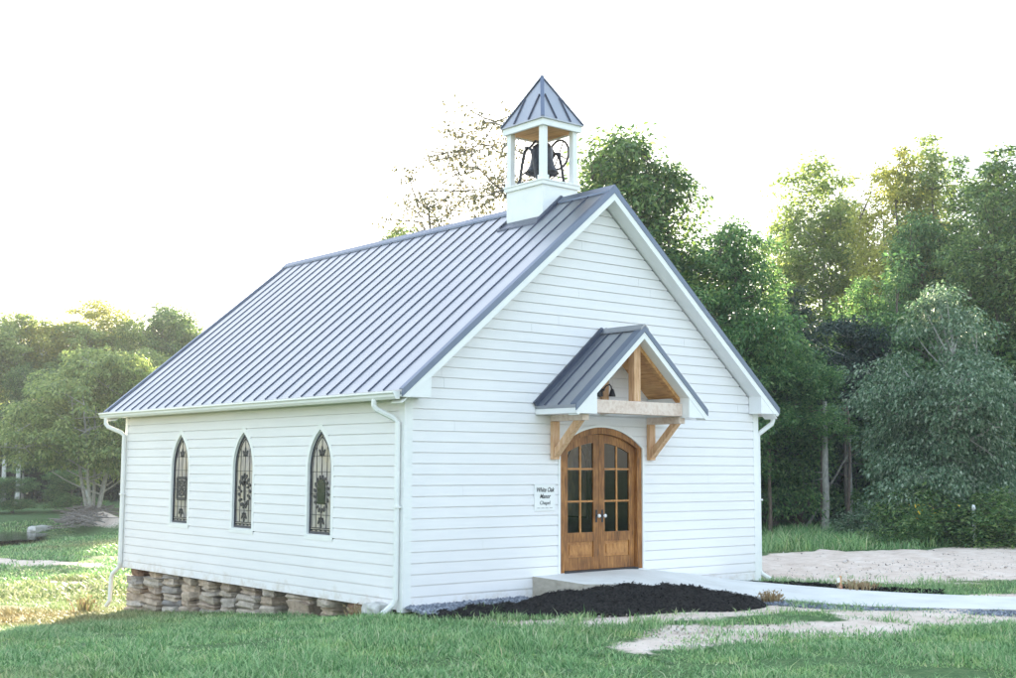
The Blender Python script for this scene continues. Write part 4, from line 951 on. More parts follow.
# ------------------------------------------------------------------ grass
WALKPOLY = [tuple(p[:2]) for p in resample(OUT, 40)] + [tuple(p[:2]) for p in resample(INN, 40)[::-1]]
def blades(n, r0, r1, a0, a1, hmin, hmax, wid, seed, power=1.0, cond=None, lot_ok=0.0):
    r = np.random.RandomState(seed); t = r.uniform(0, 1, n)
    d = (r0 ** power + t * (r1 ** power - r0 ** power)) ** (1 / power); a = YAW + r.uniform(a0, a1, n)
    x = CAM[0] + d * np.sin(a); y = CAM[1] + d * np.cos(a)
    dm, di = dirt_at(x, y)
    keep = r.uniform(0, 1, n) > np.clip(dm * 1.12 - .12 - .32 * snoise(x, y, 5, 77), 0, .975)
    keep &= ~((x > -.02) & (x < W + .03) & (y > -.03) & (y < L + .03))
    keep &= ~inpoly(x, y, WALKPOLY)
    ca, sa = math.cos(-.42), math.sin(-.42); u = (x - 3.05) * ca + (y + 1.95) * sa; v = -(x - 3.05) * sa + (y + 1.95) * ca
    keep &= ((u / 2.4) ** 2 + (v / 1.1) ** 2) > 1
    keep &= ~((x > 0) & (x < 2.6) & (y > -1.0 + .1 * x) & (y < 0) & (r.uniform(0, 1, n) > .03))
    if cond is not None: keep &= cond(x, y)
    x, y, d = x[keep], y[keep], d[keep]; n = len(x); z = gz(x, y) - .01
    clump = np.clip(1 + .45 * snoise(x, y, 1.4, 55) + .3 * snoise(x, y, 4.5, 56), .35, 1.9)
    h = r.uniform(hmin, hmax, n) * clump; az = r.uniform(0, 2 * PI, n); lean = r.uniform(.2, 1.7, n) * h
    wd = wid * r.uniform(.7, 1.3, n)
    side = np.stack([-np.sin(az), np.cos(az), np.zeros(n)], 1) * wd[:, None] / 2; fwd = np.stack([np.cos(az), np.sin(az), np.zeros(n)], 1)
    P = np.stack([x, y, z], 1); up = np.array([0, 0, 1.0])
    m = P + fwd * (lean * .35)[:, None] + up * (h * .6)[:, None]; tp = P + fwd * lean[:, None] + up * (h * .95)[:, None]
    V = np.concatenate([P - side, P + side, m + side * .8, m - side * .8, tp]); k = np.arange(n)
    return V, np.stack([k, k + n, k + 2 * n, k + 3 * n], 1), np.stack([k + 3 * n, k + 2 * n, k + 4 * n], 1), np.tile(dry_at(x, y), 5)
def join_blades(parts):
    Vs, Qs, Ts, Ds, b = [], [], [], [], 0
    for V, Q, T, D_ in parts: Vs.append(V); Qs.append(Q + b); Ts.append(T + b); Ds.append(D_); b += len(V)
    return np.concatenate(Vs), np.concatenate(Qs), np.concatenate(Ts), np.concatenate(Ds)
V, Q, T, D_ = join_blades([blades(230000, 7.5, 21, -.52, .52, .035, .10, .013, 1, 1.2), blades(14000, 8, 19, -.5, .5, .09, .17, .012, 2, 1.2),
                           blades(120000, 19, 34, -.5, .1, .05, .11, .014, 3, 1.4, lambda x, y: x < 3), blades(60000, 32, 75, -.5, -.15, .06, .15, .04, 4, 1.4, lambda x, y: (x < 16)),
                           blades(30000, 18, 26, .1, .52, .05, .11, .012, 5, 1.2)])
tag(link_mesh('lawn_grass', mesh_np('lawn_grass', V, quads=Q, tris=T, mat=M['blade'], attrs={'dry': D_})), 'short green lawn grass around the chapel', 'grass', kind='stuff')
def weed_patch():
    r = np.random.RandomState(33); n = 900; d = np.sqrt(r.uniform(8 ** 2, 19 ** 2, n)); a = YAW + r.uniform(-.5, .5, n); x = CAM[0] + d * np.sin(a); y = CAM[1] + d * np.cos(a)
    k = (snoise(x, y, 1.1, 91) > .25) & (dirt_at(x, y)[0] < .5) & ~((x > -.1) & (y > -1.2)) & ~inpoly(x, y, WALKPOLY); x, y = x[k], y[k]; n = len(x); m = 9; z = gz(x, y)
    c = np.repeat(np.stack([x, y, z + .03], 1), m, 0) + r.normal(0, 1, (n * m, 3)) * np.array([.05, .05, .012]); N = n * m
    b = r.uniform(0, 2 * PI, N); l = r.uniform(.02, .05, N)[:, None]; dd = np.stack([np.cos(b), np.sin(b), r.uniform(-.1, .5, N)], 1); s_ = np.stack([-np.sin(b), np.cos(b), r.uniform(-.2, .2, N)], 1)
    q = np.arange(N); V = np.concatenate([c - dd * l, c + s_ * l * .6, c + dd * l, c - s_ * l * .6])
    tag(link_mesh('clover', mesh_np('clover', V, quads=np.stack([q, q + N, q + 2 * N, q + 3 * N], 1), mat=M['leaf_fresh'])), 'small broad leaved weeds growing in the front lawn', 'weeds', kind='stuff')
weed_patch()
V, Q, T, D_ = blades(45000, 27, 44, -.02, .55, .10, .36, .022, 6, 1.2, lambda x, y: (x > 9.5) & (dirt_at(x, y)[0] < .1))
tag(link_mesh('tall_grass', mesh_np('tall_grass', V, quads=Q, tris=T, mat=M['blade'], attrs={'dry': D_ * .3})), 'tall unmown grass along the forest edge', 'grass', kind='stuff')
def tuft(name, loc, n, h, spread, matl, lab, seed, cat='weed'):
    r = np.random.RandomState(seed); a = r.uniform(0, 2 * PI, n); rr = r.uniform(0, spread, n); P = np.stack([rr * np.cos(a), rr * np.sin(a), np.zeros(n)], 1)
    b = a + r.uniform(-.8, .8, n); hh = r.uniform(.4, 1, n) * h; ln = hh * r.uniform(.1, .7, n); wd = .008
    f_ = np.stack([np.cos(b), np.sin(b), np.zeros(n)], 1); s = np.stack([-np.sin(b), np.cos(b), np.zeros(n)], 1) * wd; up = np.array([0, 0, 1.0])
    m = P + f_ * (ln * .4)[:, None] + up * (hh * .6)[:, None]; t = P + f_ * ln[:, None] + up * hh[:, None]
    V = np.concatenate([P - s, P + s, m + s, m - s, t]); k = np.arange(n)
    # small seed heads and leaves
    c = t - (t - m) * r.uniform(0, .8, n)[:, None]; e = r.uniform(-1, 1, (n, 3)) * .03; g2 = r.uniform(-1, 1, (n, 3)) * .015; b0 = len(V)
    V = np.concatenate([V, c - e, c + g2, c + e, c - g2])
    Q = np.concatenate([np.stack([k, k + n, k + 2 * n, k + 3 * n], 1), np.stack([k, k + n, k + 2 * n, k + 3 * n], 1) + b0]); T = np.stack([k + 3 * n, k + 2 * n, k + 4 * n], 1)
    o = link_mesh(name, mesh_np(name, V, quads=Q, tris=T, mat=matl)); o.location = loc; return tag(o, lab, cat)
tuft('dry_weed', (-.75, 10.25, gz1(-.75, 10.25)), 120, .42, .25, M['weed_red'], 'dry reddish weed tuft by the back downspout foot', 71)
tuft('dry_weed', (-.16, .85, gz1(-.16, .85)), 90, .2, .25, M['weed'], 'dry tan weeds before the reddish stones near the front corner', 72)
tuft('dry_weed', (5.12, -2.72, -.02), 160, .24, .16, M['weed'], 'tan weed tuft at the right end of the mulch heap', 73)
tuft('dry_weed', (7.95, -2.35, -.02), 220, .22, .35, M['weed'], 'dry straw tuft around the wooden survey stake', 74)
stake = tag(empty('survey_stake', (7.66, -2.2, -.03)), 'thin wooden stake with pink and white ribbon beside the walk', 'stake')
MB().box(-.018, .018, -.012, .012, 0, .30).build('stick', M['timber_up'], stake)
mat_pink = simple('pink_ribbon', (.62, .22, .16), (.72, .32, .24), (3, 3, 3), .6, 0)
mb = MB(); mb.bar((-.02, -.016, .10), (-.025, -.03, .02), .05, .004, (0, 1, 0)); mb.bar((.0, -.016, .12), (.02, -.02, .0), .03, .004, (0, 1, 0)); mb.box(-.021, .021, -.015, .015, .10, .14); mb.build('ribbon', mat_pink, stake)
mb = MB(); mb.box(-.10, -.022, -.006, -.002, .19, .27); mb.build('flag', M['white'], stake)

# ------------------------------------------------------------------ trees
def tubes_np(paths):
    Vs, Qs, b = [], [], 0
    for P, R, n in paths:
        P = np.asarray(P, float); m = len(P); d = np.gradient(P, axis=0); d /= np.linalg.norm(d, axis=1)[:, None] + 1e-9
        ref = np.array([.31, .95, .05]) if abs(d[:, 2]).mean() > .6 else np.array([0, 0, 1.0])
        a = np.cross(d, ref); a /= np.linalg.norm(a, axis=1)[:, None] + 1e-9; c = np.cross(d, a)
        t = np.linspace(0, 2 * PI, n, endpoint=False)
        ringv = P[:, None] + (a[:, None] * np.cos(t)[None, :, None] + c[:, None] * np.sin(t)[None, :, None]) * np.asarray(R)[:, None, None]
        i, j = np.meshgrid(np.arange(m - 1), np.arange(n), indexing='ij'); jn = (j + 1) % n
        Q = np.stack([i * n + j, i * n + jn, (i + 1) * n + jn, (i + 1) * n + j], -1).reshape(-1, 4) + b
        Vs.append(ringv.reshape(-1, 3)); Qs.append(Q); b += m * n
    return np.concatenate(Vs), np.concatenate(Qs)
ENV = {'round': lambda t: np.sqrt(np.clip(1 - (2 * t - 1) ** 2, 0, 1)) * .95 + .05,
       'low': lambda t: np.clip(1 - t ** 2.2, 0, 1) ** .6 * .92 + .08,
       'tall': lambda t: np.clip(np.sin(PI * (t * .86 + .10)), 0, 1) ** .7,
       'cone': lambda t: np.clip(1 - t, 0, 1) ** .8 * .9 + .08,
       'feather': lambda t: np.clip(1 - t, 0, 1) ** .55 * .75 * (.8 + .35 * np.abs(np.sin(t * 8.5))) + .14,
       'vase': lambda t: .3 + .7 * np.sin(PI * np.clip(t * .8 + .05, 0, 1))}
def tree_meshes(key, seed, H, R, cb, env, ncl, lpc, cr, leaf, tr, leafm, barkm, nstem=1, tt=.82, twig=.008, gap=.0, asp=.45, flat=.65, shell=.35, lumps=.28, droop=.3, spread=0.0):
    r = np.random.RandomState(seed); ef = ENV[env]
    # cluster centres inside the envelope
    cs_ = []; ph = r.uniform(0, 6.28, 8); tries = 0; dmin = cr * 1.05
    while len(cs_) < ncl:
        t = r.uniform(0, 1); tries += 1
        if tries % 400 == 0: dmin *= .93
        if r.uniform() > float(ef(np.array(t))) ** 1.2 + .08: continue
        az = r.uniform(0, 2 * PI); lf = 1 + lumps * (math.sin(2 * az + ph[0] + 3 * t) * .5 + math.sin(3 * az + ph[1] - 5 * t) * .5 + .5 * math.sin(9 * t + ph[2]) + .35 * math.sin(17 * t + ph[6] + az))
        rad = max(0, R * float(ef(np.array(t))) * lf * math.sqrt(r.uniform(shell ** 2, 1)) - cr * .3)
        p = np.array([rad * math.cos(az), rad * math.sin(az), cb + t * (H - cb - cr * .4)])
        g_ = math.sin(p[0] * 1.4 + ph[3]) + math.sin(p[1] * 1.4 + ph[4]) + math.sin(p[2] * 1.6 + ph[5])
        if gap and g_ < gap - 1.2: continue
        q = p * np.array([1, 1, 1.35])
        if any(((q - c * np.array([1, 1, 1.35])) ** 2).sum() < dmin * dmin for c in cs_): continue
        cs_.append(p)
    cs_ = np.array(cs_)
    # trunk stems
    paths = []; stems = []
    for s in range(nstem):
        a = 2 * PI * s / nstem + r.uniform(0, 1); m = 12; zz = np.linspace(-.25, H * (tt if nstem == 1 else r.uniform(.6, .78)), m)
        off = spread * np.clip(zz / H, 0, 1) ** .8 * (1 if nstem > 1 else .15)
        wob = np.cumsum(r.normal(0, .045 * H / 12, (m, 2)), 0) * np.clip(zz / H + .1, 0, 1)[:, None]
        P = np.stack([off * math.cos(a) + wob[:, 0] + (.1 * math.cos(a) if nstem > 1 else 0), off * math.sin(a) + wob[:, 1] + (.1 * math.sin(a) if nstem > 1 else 0), zz], 1)
        Rr = tr * (1 - .9 * np.clip(zz / H, 0, 1)) * (1 if nstem == 1 else .72); Rr[0] *= 1.5; Rr[1] *= 1.05
        paths.append((P, Rr, 8)); stems.append(P)
    SP = np.concatenate(stems)
    # main limbs
    order = r.permutation(ncl); nl = max(7, ncl // 7); pool = [SP[(SP[:, 2] > cb * .55)]]
    for i in order[:nl]:
        c = cs_[i]; st = stems[r.randint(nstem)]; za = np.clip(c[2] - np.hypot(c[0], c[1]) * r.uniform(.35, .75), max(.3, cb * .6), H * .88)
        p0 = np.array([np.interp(za, st[:, 2], st[:, 0]), np.interp(za, st[:, 2], st[:, 1]), za]); m = 7; t = np.linspace(0, 1, m)[:, None]
        mid = (p0 + c) / 2 + np.array([0, 0, -.10 * np.linalg.norm(c - p0)]) + r.normal(0, .05, 3) * np.linalg.norm(c - p0)
        P = (1 - t) ** 2 * p0 + 2 * t * (1 - t) * mid + t ** 2 * c; r0 = tr * .42 * (1 - .7 * za / H)
        paths.append((P, np.linspace(r0, .012, m), 6)); pool.append(P[2:])
    pool = np.concatenate(pool)
    for i in order[nl:]:
        c = cs_[i]; dd = np.linalg.norm(pool - c, axis=1) + .6 * np.clip(pool[:, 2] - c[2], 0, 9); p0 = pool[dd.argmin()]; t = np.linspace(0, 1, 5)[:, None]
        mid = (p0 + c) / 2 + r.normal(0, .07, 3) * np.linalg.norm(c - p0); P = (1 - t) ** 2 * p0 + 2 * t * (1 - t) * mid + t ** 2 * c
        paths.append((P, np.linspace(max(min(.035, tr * .2), twig), twig, 5), 4))
    TV, TQ = tubes_np(paths)
    # leaves
    n = ncl * lpc; ci = np.repeat(np.arange(ncl), lpc); size = r.uniform(.65, 1.35, ncl)[ci]
    off = r.normal(0, 1, (n, 3)); off /= np.linalg.norm(off, axis=1)[:, None]; off *= (r.uniform(0, 1, n) ** .45)[:, None] * cr * size[:, None]; 
    rd = cs_[:, :2] / (np.linalg.norm(cs_[:, :2], axis=1)[:, None] + 1e-6); rr_ = np.stack([rd[ci, 0], rd[ci, 1], np.full(n, -.25)], 1)
    off = off + rr_ * ((off * rr_).sum(1) * .55)[:, None]; off[:, 2] = off[:, 2] * flat
    Cn = cs_[ci] + off; Cn[:, 2] = np.maximum(Cn[:, 2], .05)
    d = off / (cr + 1e-6) * .6 + r.normal(0, .5, (n, 3)) * np.array([1, 1, .55]) + np.array([0, 0, -droop]); d /= np.linalg.norm(d, axis=1)[:, None] + 1e-9
    s = np.cross(d, r.normal(0, .55, (n, 3)) + np.array([0, 0, 1.0])); s /= np.linalg.norm(s, axis=1)[:, None] + 1e-9
    nn = np.cross(s, d); ln = (leaf * r.uniform(.6, 1.4, n))[:, None]
    LV = np.concatenate([Cn, Cn + d * ln * .45 + s * ln * asp * .5 + nn * ln * .08, Cn + d * ln, Cn + d * ln * .45 - s * ln * asp * .5 + nn * ln * .08]); k = np.arange(n)
    return (mesh_np(key + '_trunk', TV, quads=TQ, mat=M[barkm], smooth=True), mesh_np(key + '_crown', LV, quads=np.stack([k, k + n, k + 2 * n, k + 3 * n], 1), mat=M[leafm]))
TM = {}
def add_kind(key, *a, **k): TM[key] = tree_meshes(key, *a, **k)
#        key        seed  H    R   cb  env   ncl lpc  cr  leaf  tr
add_kind('oak',      1, 12.0, 2.5, 1.0, 'low', 170, 190, .60, .19, .22, 'leaf_green', 'bark', gap=.65, lumps=.5)
add_kind('maple',    2, 12.0, 2.3, 1.6, 'round', 165, 190, .58, .19, .20, 'leaf_green', 'bark', gap=.65, lumps=.5)
add_kind('fresh',    3, 9.0, 2.0, .8, 'low', 130, 190, .52, .17, .15, 'leaf_fresh', 'bark', gap=.6, lumps=.5)
add_kind('sapling', 14, 9.0, 2.2, 4.6, 'round', 70, 190, .52, .17, .10, 'leaf_fresh', 'bark_pine', gap=.4, lumps=.4)
add_kind('airy',     4, 16.0, 2.1, 6.0, 'tall', 105, 170, .62, .20, .17, 'leaf_airy', 'bark_pale', gap=.0, shell=.1, lumps=.35)
add_kind('airy_two', 5, 16.0, 1.35, 4.5, 'tall', 84, 170, .56, .19, .14, 'leaf_green', 'bark', gap=.4, shell=.15, lumps=.45)
add_kind('yellow',   6, 15.0, 1.7, 5.5, 'tall', 86, 120, .58, .19, .15, 'leaf_yellow', 'bark', gap=.35, shell=.2, lumps=.4)
add_kind('silver',   7, 7.2, 2.2, .3, 'feather', 180, 300, .46, .11, .15, 'leaf_silver', 'bark_pale', gap=.2, droop=.8, lumps=.5, tt=.6)
add_kind('pine',     8, 10.0, 2.2, 1.6, 'cone', 130, 190, .58, .2, .17, 'leaf_dark', 'bark_pine', asp=.2, flat=.35, gap=.25)
add_kind('sparse',   9, 14.0, 2.5, 6.0, 'vase', 120, 60, .46, .15, .13, 'leaf_tan', 'bark', nstem=4, spread=1.8, shell=.1, tt=.92, twig=.014)
add_kind('willow',  10, 9.2, 3.7, 1.6, 'round', 260, 190, .60, .22, .14, 'leaf_olive', 'bark_pale', nstem=5, spread=1.8, gap=.6, droop=.6, lumps=.4)
add_kind('bush',    11, 2.4, 1.5, .05, 'low', 60, 120, .40, .14, .04, 'leaf_green', 'bark', nstem=3, spread=.8)
add_kind('tallpine',12, 13.5, 2.6, 7.0, 'round', 90, 180, .72, .22, .17, 'leaf_olive', 'bark_white', gap=.35, flat=.5)
add_kind('domed',   13, 13.0, 3.2, 3.0, 'round', 170, 190, .68, .22, .2, 'leaf_olive', 'bark_pale', gap=.55, lumps=.5)
BASEH = dict(oak=12., maple=12., fresh=9., airy=16., airy_two=16., yellow=15., silver=7.2, pine=10., sparse=14., willow=9.2, bush=2.4, tallpine=13.5, domed=13.0, sapling=9.0)
used = {}
def tree(key, x, y, top, label, name='broadleaf_tree', group='trees of the forest edge', wide=1.0, rz=None, leafm=None, cat='tree'):
    g_ = gz1(x, y); s = (top - g_) / BASEH[key]; used[key] = used.get(key, 0) + 1
    t = tag(empty(name, (x, y, g_), (used[key] * 2.4 + len(key)) if rz is None else rz, (s * wide, s * wide, s)), label, cat, group)
    tm, cm = TM[key]; link_mesh('trunk', tm, t)
    c = link_mesh('crown', cm, t)
    if leafm: c.material_slots[0].link = 'OBJECT'; c.material_slots[0].material = M[leafm]
    return t
G1, G2 = 'trees of the right forest', 'trees of the far left woods'
tree('sparse', 13.2, 15.2, 13.6, 'nearly bare thin tree behind the roof ridge left of the belfry', group='trees behind the chapel')
tree('maple', 17.8, 25.7, 11.9, 'treetop just peeping over the ridge left of the bare tree', group='trees behind the chapel', wide=.8, rz=1.5, leafm='leaf_olive')
R_ = [('maple', 20.5, 15.7, 14.3, 1.0, 'tall full green tree straight behind the front gable peak', None), ('oak', 20.9, 18.0, 13.7, .85, 'green tree showing just right of the belfry posts', None),
 ('maple', 20.7, 14.0, 12.9, .75, 'green tree forming the shoulder right of the gable peak', None), ('fresh', 22.4, 14.1, 10.3, .8, 'bright green tree in the dip above the right rake', None),
 ('maple', 21.2, 11.4, 10.4, .85, 'round topped green tree over the right eave of the chapel', 'leaf_fresh'), ('fresh', 23.6, 11.8, 8.4, .8, 'small bright tree just right of the chapel eave', None),
 ('oak', 25.1, 17.1, 9.3, .9, 'shaded green tree seen through the dip above the right rake', None), ('sapling', 22.2, 10.9, 5.6, 1.1, 'low leafy tree beside the right downspout', None),
 ('sapling', 23.6, 9.9, 5.6, .9, 'leafy sapling above the straight pale trunk', None), ('oak', 28.6, 11.5, 9.2, .85, 'mid height green tree above the left of the silvery tree', 'leaf_fresh'),
 ('fresh', 27.9, 9.5, 9.7, .9, 'bright green tree rising straight behind the silvery tree', None), ('airy_two', 31.4, 9.2, 11.6, 1.0, 'full green tree right of the tallest tree', None),
 ('oak', 29.5, 6.9, 11.8, .75, 'green tree near the right edge above the silvery tree', None), ('airy_two', 29.4, 5.4, 12.9, 1.2, 'green tree cut by the right edge above the shrubs', None),
 ('airy_two', 33.5, 8.5, 14.8, 1.25, 'dark tall tree highest at the right edge of the photo', None),
 ('airy', 37.4, 19.9, 17.0, 1.0, 'tall see-through tree with pale trunk against the white sky', None), ('airy', 37.9, 22.1, 15.2, .75, 'thin wispy tree left of the tall see-through tree', None),
 ('airy', 37.3, 18.4, 14.8, .65, 'thin see-through tree between the pale trunked tree and the yellow tree', None),
 ('yellow', 36.3, 15.6, 15.6, .9, 'yellow sunlit tree left of the twin tall trees', None), ('yellow', 36.4, 16.8, 13.9, .7, 'lower yellow tree beside the yellow sunlit tree', None),
 ('airy_two', 33.3, 12.8, 15.6, .9, 'left one of the twin tall narrow trees', 'leaf_yellow'), ('airy_two', 34.1, 12.0, 16.1, .9, 'right one of the twin tall narrow trees, highest of the forest', 'leaf_olive'),
 ('airy_two', 36.9, 12.4, 15.7, .95, 'narrow airy tree standing alone right of the twin tall trees', None), ('airy_two', 34.9, 9.9, 14.6, .9, 'narrow airy tree between the lone airy tree and the dark edge tree', None),
 ('fresh', 34.7, 16.9, 9.0, .9, 'mid green tree under the see-through trees', None), ('maple', 31.2, 10.8, 11.9, .75, 'green tree at the foot of the twin tall trees', 'leaf_fresh'),
 ('oak', 40.5, 19.5, 10.0, 1.0, 'far green tree between the wispy trunks', None), ('oak', 39, 13.5, 11.5, 1.0, 'far green tree behind the twin tall trees', None)]
for k, (ky, x, y, tp, wd, lab, lm) in enumerate(R_): tree(ky, x, y, tp, lab, group=G1, wide=wd, rz=k * 1.9, leafm=lm)
tree('silver', 22.4, 4.7, 7.7, 'silvery green spreading tree in front of the right forest', group=G1)
tree('pine', 27.5, 13.8, 9.1, 'dark pine behind the right eave of the chapel', 'pine_tree', G1, wide=1.0)
tree('pine', 30.7, 13.7, 8.3, 'dark pine half hidden beside the silvery tree', 'pine_tree', G1, wide=1.0, rz=2.0)
tree('tallpine', 26.2, 10.6, 7.6, 'dark young pine behind the straight pale trunk', 'pine_tree', G1, wide=1.0, rz=3.0, leafm='leaf_dark')
# hidden trees added on the far side of the chapel to shade the front lawn
for (x, y, tp, wd, ky) in ((21.0, 22.5, 11.2, 1.5, 'oak'), (26.5, 25.5, 11.0, 1.6, 'maple'), (31, 30, 12.0, 1.6, 'oak'), (35, 27, 12, 1.5, 'maple')):
    tree(ky, x, y, tp, 'added green shade tree mostly hidden behind the chapel gable', group='added shade trees behind the chapel gable', wide=wd)
# left woods
tree('willow', 16.3, 53.0, 8.8, 'big rounded pale green tree with forked pale trunks by the brush heap', group=G2)
L_ = [('tallpine', 18.8, 74.2, 13.2, 1.2, 'hazy tall tree with straight pale trunk near the left edge', 'leaf_olive'), ('tallpine', 21.1, 74.9, 12.6, 1.0, 'hazy tall tree second from the left edge', 'leaf_yellow'),
 ('tallpine', 22.6, 73.7, 12.6, 1.2, 'hazy round tree left of the sparse yellowish top', 'leaf_olive'), ('airy', 24.6, 74.6, 14.6, 1.4, 'sparse yellowish treetop left of the dark domed tree', 'leaf_yellow'),
 ('domed', 26.4, 73.2, 13.0, .7, 'hazy tree just left of the dark domed tree', 'leaf_olive'), ('domed', 28.9, 73.6, 14.4, .9, 'dark domed tree rising behind the rounded pale tree', 'leaf_green'),
 ('domed', 32.6, 75.8, 13.7, .7, 'small tip of a tree showing over the roof edge at left', 'leaf_olive'), ('tallpine', 17.1, 75.7, 12.6, 1.2, 'leafy tree cut by the left edge of the photo', 'leaf_olive'),
 ('domed', 20.9, 69.6, 9.4, .7, 'lower shaded tree behind the rounded tree crown', 'leaf_green'), ('domed', 18.3, 70.3, 9.0, .7, 'lower shaded tree between the white trunks and the rounded tree', 'leaf_green'),
 ('domed', 24.9, 66.6, 10.2, .8, 'shaded tree close behind the rounded pale tree', 'leaf_olive')]
for k, (ky, x, y, tp, wd, lab, lm) in enumerate(L_): tree(ky, x, y, tp, lab, group=G2, wide=wd, rz=k * 2.3, leafm=lm)
tree('fresh', 17.6, 59.5, 2.6, 'low bush under the rounded tree on the left', 'shrub', G2, rz=.5, wide=1.8, cat='shrub')
tree('fresh', 14.6, 61.0, 2.0, 'low bush at the left edge below white trunks', 'shrub', G2, rz=1.5, wide=1.8, cat='shrub')
# bare poles inside the right forest edge
def pole(x, y, top, rad, label, matl, lean=(0, 0), snag=False):
    g_ = gz1(x, y); t = tag(empty('bare_trunk', (x, y, g_)), label, 'tree trunk', 'bare trunks inside the forest edge'); r = np.random.RandomState(int(x * 100)); m = 9; z = np.linspace(-.2, top - g_, m)
    P = np.stack([z * lean[0] + np.cumsum(r.normal(0, .02, m)), z * lean[1] + np.cumsum(r.normal(0, .02, m)), z], 1); paths = [(P, np.linspace(rad, rad * .55, m), 8)]
    for k in range(6):
        zz = r.uniform(.35, .95) * (top - g_); a = r.uniform(0, 6.28); l = r.uniform(.4, 1.1); p0 = np.array([np.interp(zz, z, P[:, 0]), np.interp(zz, z, P[:, 1]), zz]); e = p0 + np.array([math.cos(a) * l, math.sin(a) * l, l * r.uniform(-.2, .5)])
        paths.append((np.linspace(p0, e, 4), np.linspace(rad * .25, .008, 4), 5))
    V, Q = tubes_np(paths); link_mesh('trunk', mesh_np('bare_trunk', V, quads=Q, mat=matl, smooth=True), t)
pole(23.6, 9.8, 4.3, .13, 'straight pale bare trunk standing in front of dark understory', M['bark_pale'])
pole(25.0, 11.7, 4.8, .07, 'thin bare trunk left of the straight pale trunk', M['bark_pine'])
pole(25.6, 12.5, 4.2, .06, 'thinnest bare trunk nearest the chapel downspout', M['bark_pine'], (.03, 0))
pole(24.6, 9.6, 4.4, .06, 'thin dark trunk just right of the straight pale trunk', M['bark_pine'])
pole(25.4, 10.2, 4.8, .08, 'dim trunk deep in the shade right of the straight pale trunk', M['bark'])
pole(25.5, 13.4, 5.0, .08, 'dim trunk deep in the shade beside the chapel corner', M['bark'])
pole(24.0, 10.9, 2.6, .05, 'leaning dead branch against the straight pale trunk', M['bark_pale'], (.3, -.5))
for x_, y_, tp_, lab_ in ((16.4, 68.2, 5.0, 'thin white trunk nearest the left edge of the photo'), (16.7, 66.6, 4.6, 'second thin white trunk from the left edge'), (19.7, 62.8, 5.6, 'white trunk seen between the rounded tree and its stems')):
    pole(x_, y_, tp_, .16, lab_, M['bark_white'])
# shrubs along the forest edge
tree('bush', 20.6, 4.4, 1.7, 'dense shrub below the silvery tree', 'shrub', 'shrubs along the forest edge', 1.3, cat='shrub')
tree('bush', 21.6, 2.6, 1.6, 'dense shrub at the right edge of the photo', 'shrub', 'shrubs along the forest edge', 1.5, cat='shrub')
tree('bush', 21.8, 6.6, 1.3, 'low shrub left of the silvery tree trunk', 'shrub', 'shrubs along the forest edge', 1.5, cat='shrub', leafm='leaf_silver')
fw = tag(empty('flowering_weed', (20.0, 4.05, gz1(20, 4.05))), 'tall leafy weed with small yellow flowers before the shrubs', 'plant')
tm, cm = TM['bush']; o = link_mesh('stem', tm, fw); o.scale = (.3, .3, .5); o = link_mesh('foliage', cm, fw); o.scale = (.32, .32, .5)
o.material_slots[0].link = 'OBJECT'; o.material_slots[0].material = M['leaf_fresh']
r = np.random.RandomState(12); n = 26; P = np.stack([r.normal(0, .3, n), r.normal(0, .35, n), r.uniform(.75, 1.15, n)], 1); e = r.normal(0, .026, (n, 3)); g2 = r.normal(0, .026, (n, 3)); k = np.arange(n)
link_mesh('blossom', mesh_np('blossom', np.concatenate([P - e, P + g2, P + e, P - g2]), quads=np.stack([k, k + n, k + 2 * n, k + 3 * n], 1), mat=M['petal']), fw)
wp = tag(empty('marker_post', (21.0, 3.0, gz1(21, 3.0))), 'small white capped marker post among the right shrubs', 'post'); 
MB().tube([(0, 0, -.1), (0, 0, 1.05)], .045, 10).build('post', M['white'], wp); MB().lathe([(.001, 1.15), (.04, 1.13), (.06, 1.05), (.06, 1.02), (.001, 1.02)], (0, 0, 0), 12).build('cap', M['white'], wp, smooth=True)

# far woods that read as one mass
def woodland(name, line, depth, h0, h1, n, lpc, seed, label, leaf=.42):
    r = np.random.RandomState(seed); line = np.array(line, float); k = r.randint(0, len(line) - 1, n); t = r.uniform(0, 1, n)[:, None]; b = line[k] * (1 - t) + line[k + 1] * t
    b = b + r.normal(0, depth, (n, 2)); top = h0 + (h1 - h0) * (.5 + .5 * np.clip(snoise(b[:, 0], b[:, 1], .35, seed), -1, 1)); z = gz(b[:, 0], b[:, 1]) + top * r.uniform(.02, 1, n) ** .8
    Cc = np.stack([b[:, 0], b[:, 1], z], 1); N = n * lpc; ci = np.repeat(np.arange(n), lpc); off = r.normal(0, 1, (N, 3)); off /= np.linalg.norm(off, axis=1)[:, None]; off *= (r.uniform(0, 1, N) ** .4)[:, None] * 1.3; off[:, 2] *= .7
    P = Cc[ci] + off; d = r.normal(0, 1, (N, 3)) - np.array([0, 0, .3]); d /= np.linalg.norm(d, axis=1)[:, None]; s = np.cross(d, r.normal(0, .6, (N, 3)) + np.array([0, 0, 1.0])); s /= np.linalg.norm(s, axis=1)[:, None] + 1e-9; ln = (leaf * r.uniform(.6, 1.4, N))[:, None]
    V = np.concatenate([P, P + d * ln * .45 + s * ln * .28, P + d * ln, P + d * ln * .45 - s * ln * .28]); q = np.arange(N)
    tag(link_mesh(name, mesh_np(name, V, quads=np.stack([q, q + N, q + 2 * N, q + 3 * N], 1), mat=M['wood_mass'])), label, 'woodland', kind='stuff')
woodland('woodland', [(27, 21), (31, 17), (34, 12), (36, 7), (36, 0)], 1.8, 3.5, 6.5, 900, 90, 81, 'dark undergrowth deep inside the right forest')
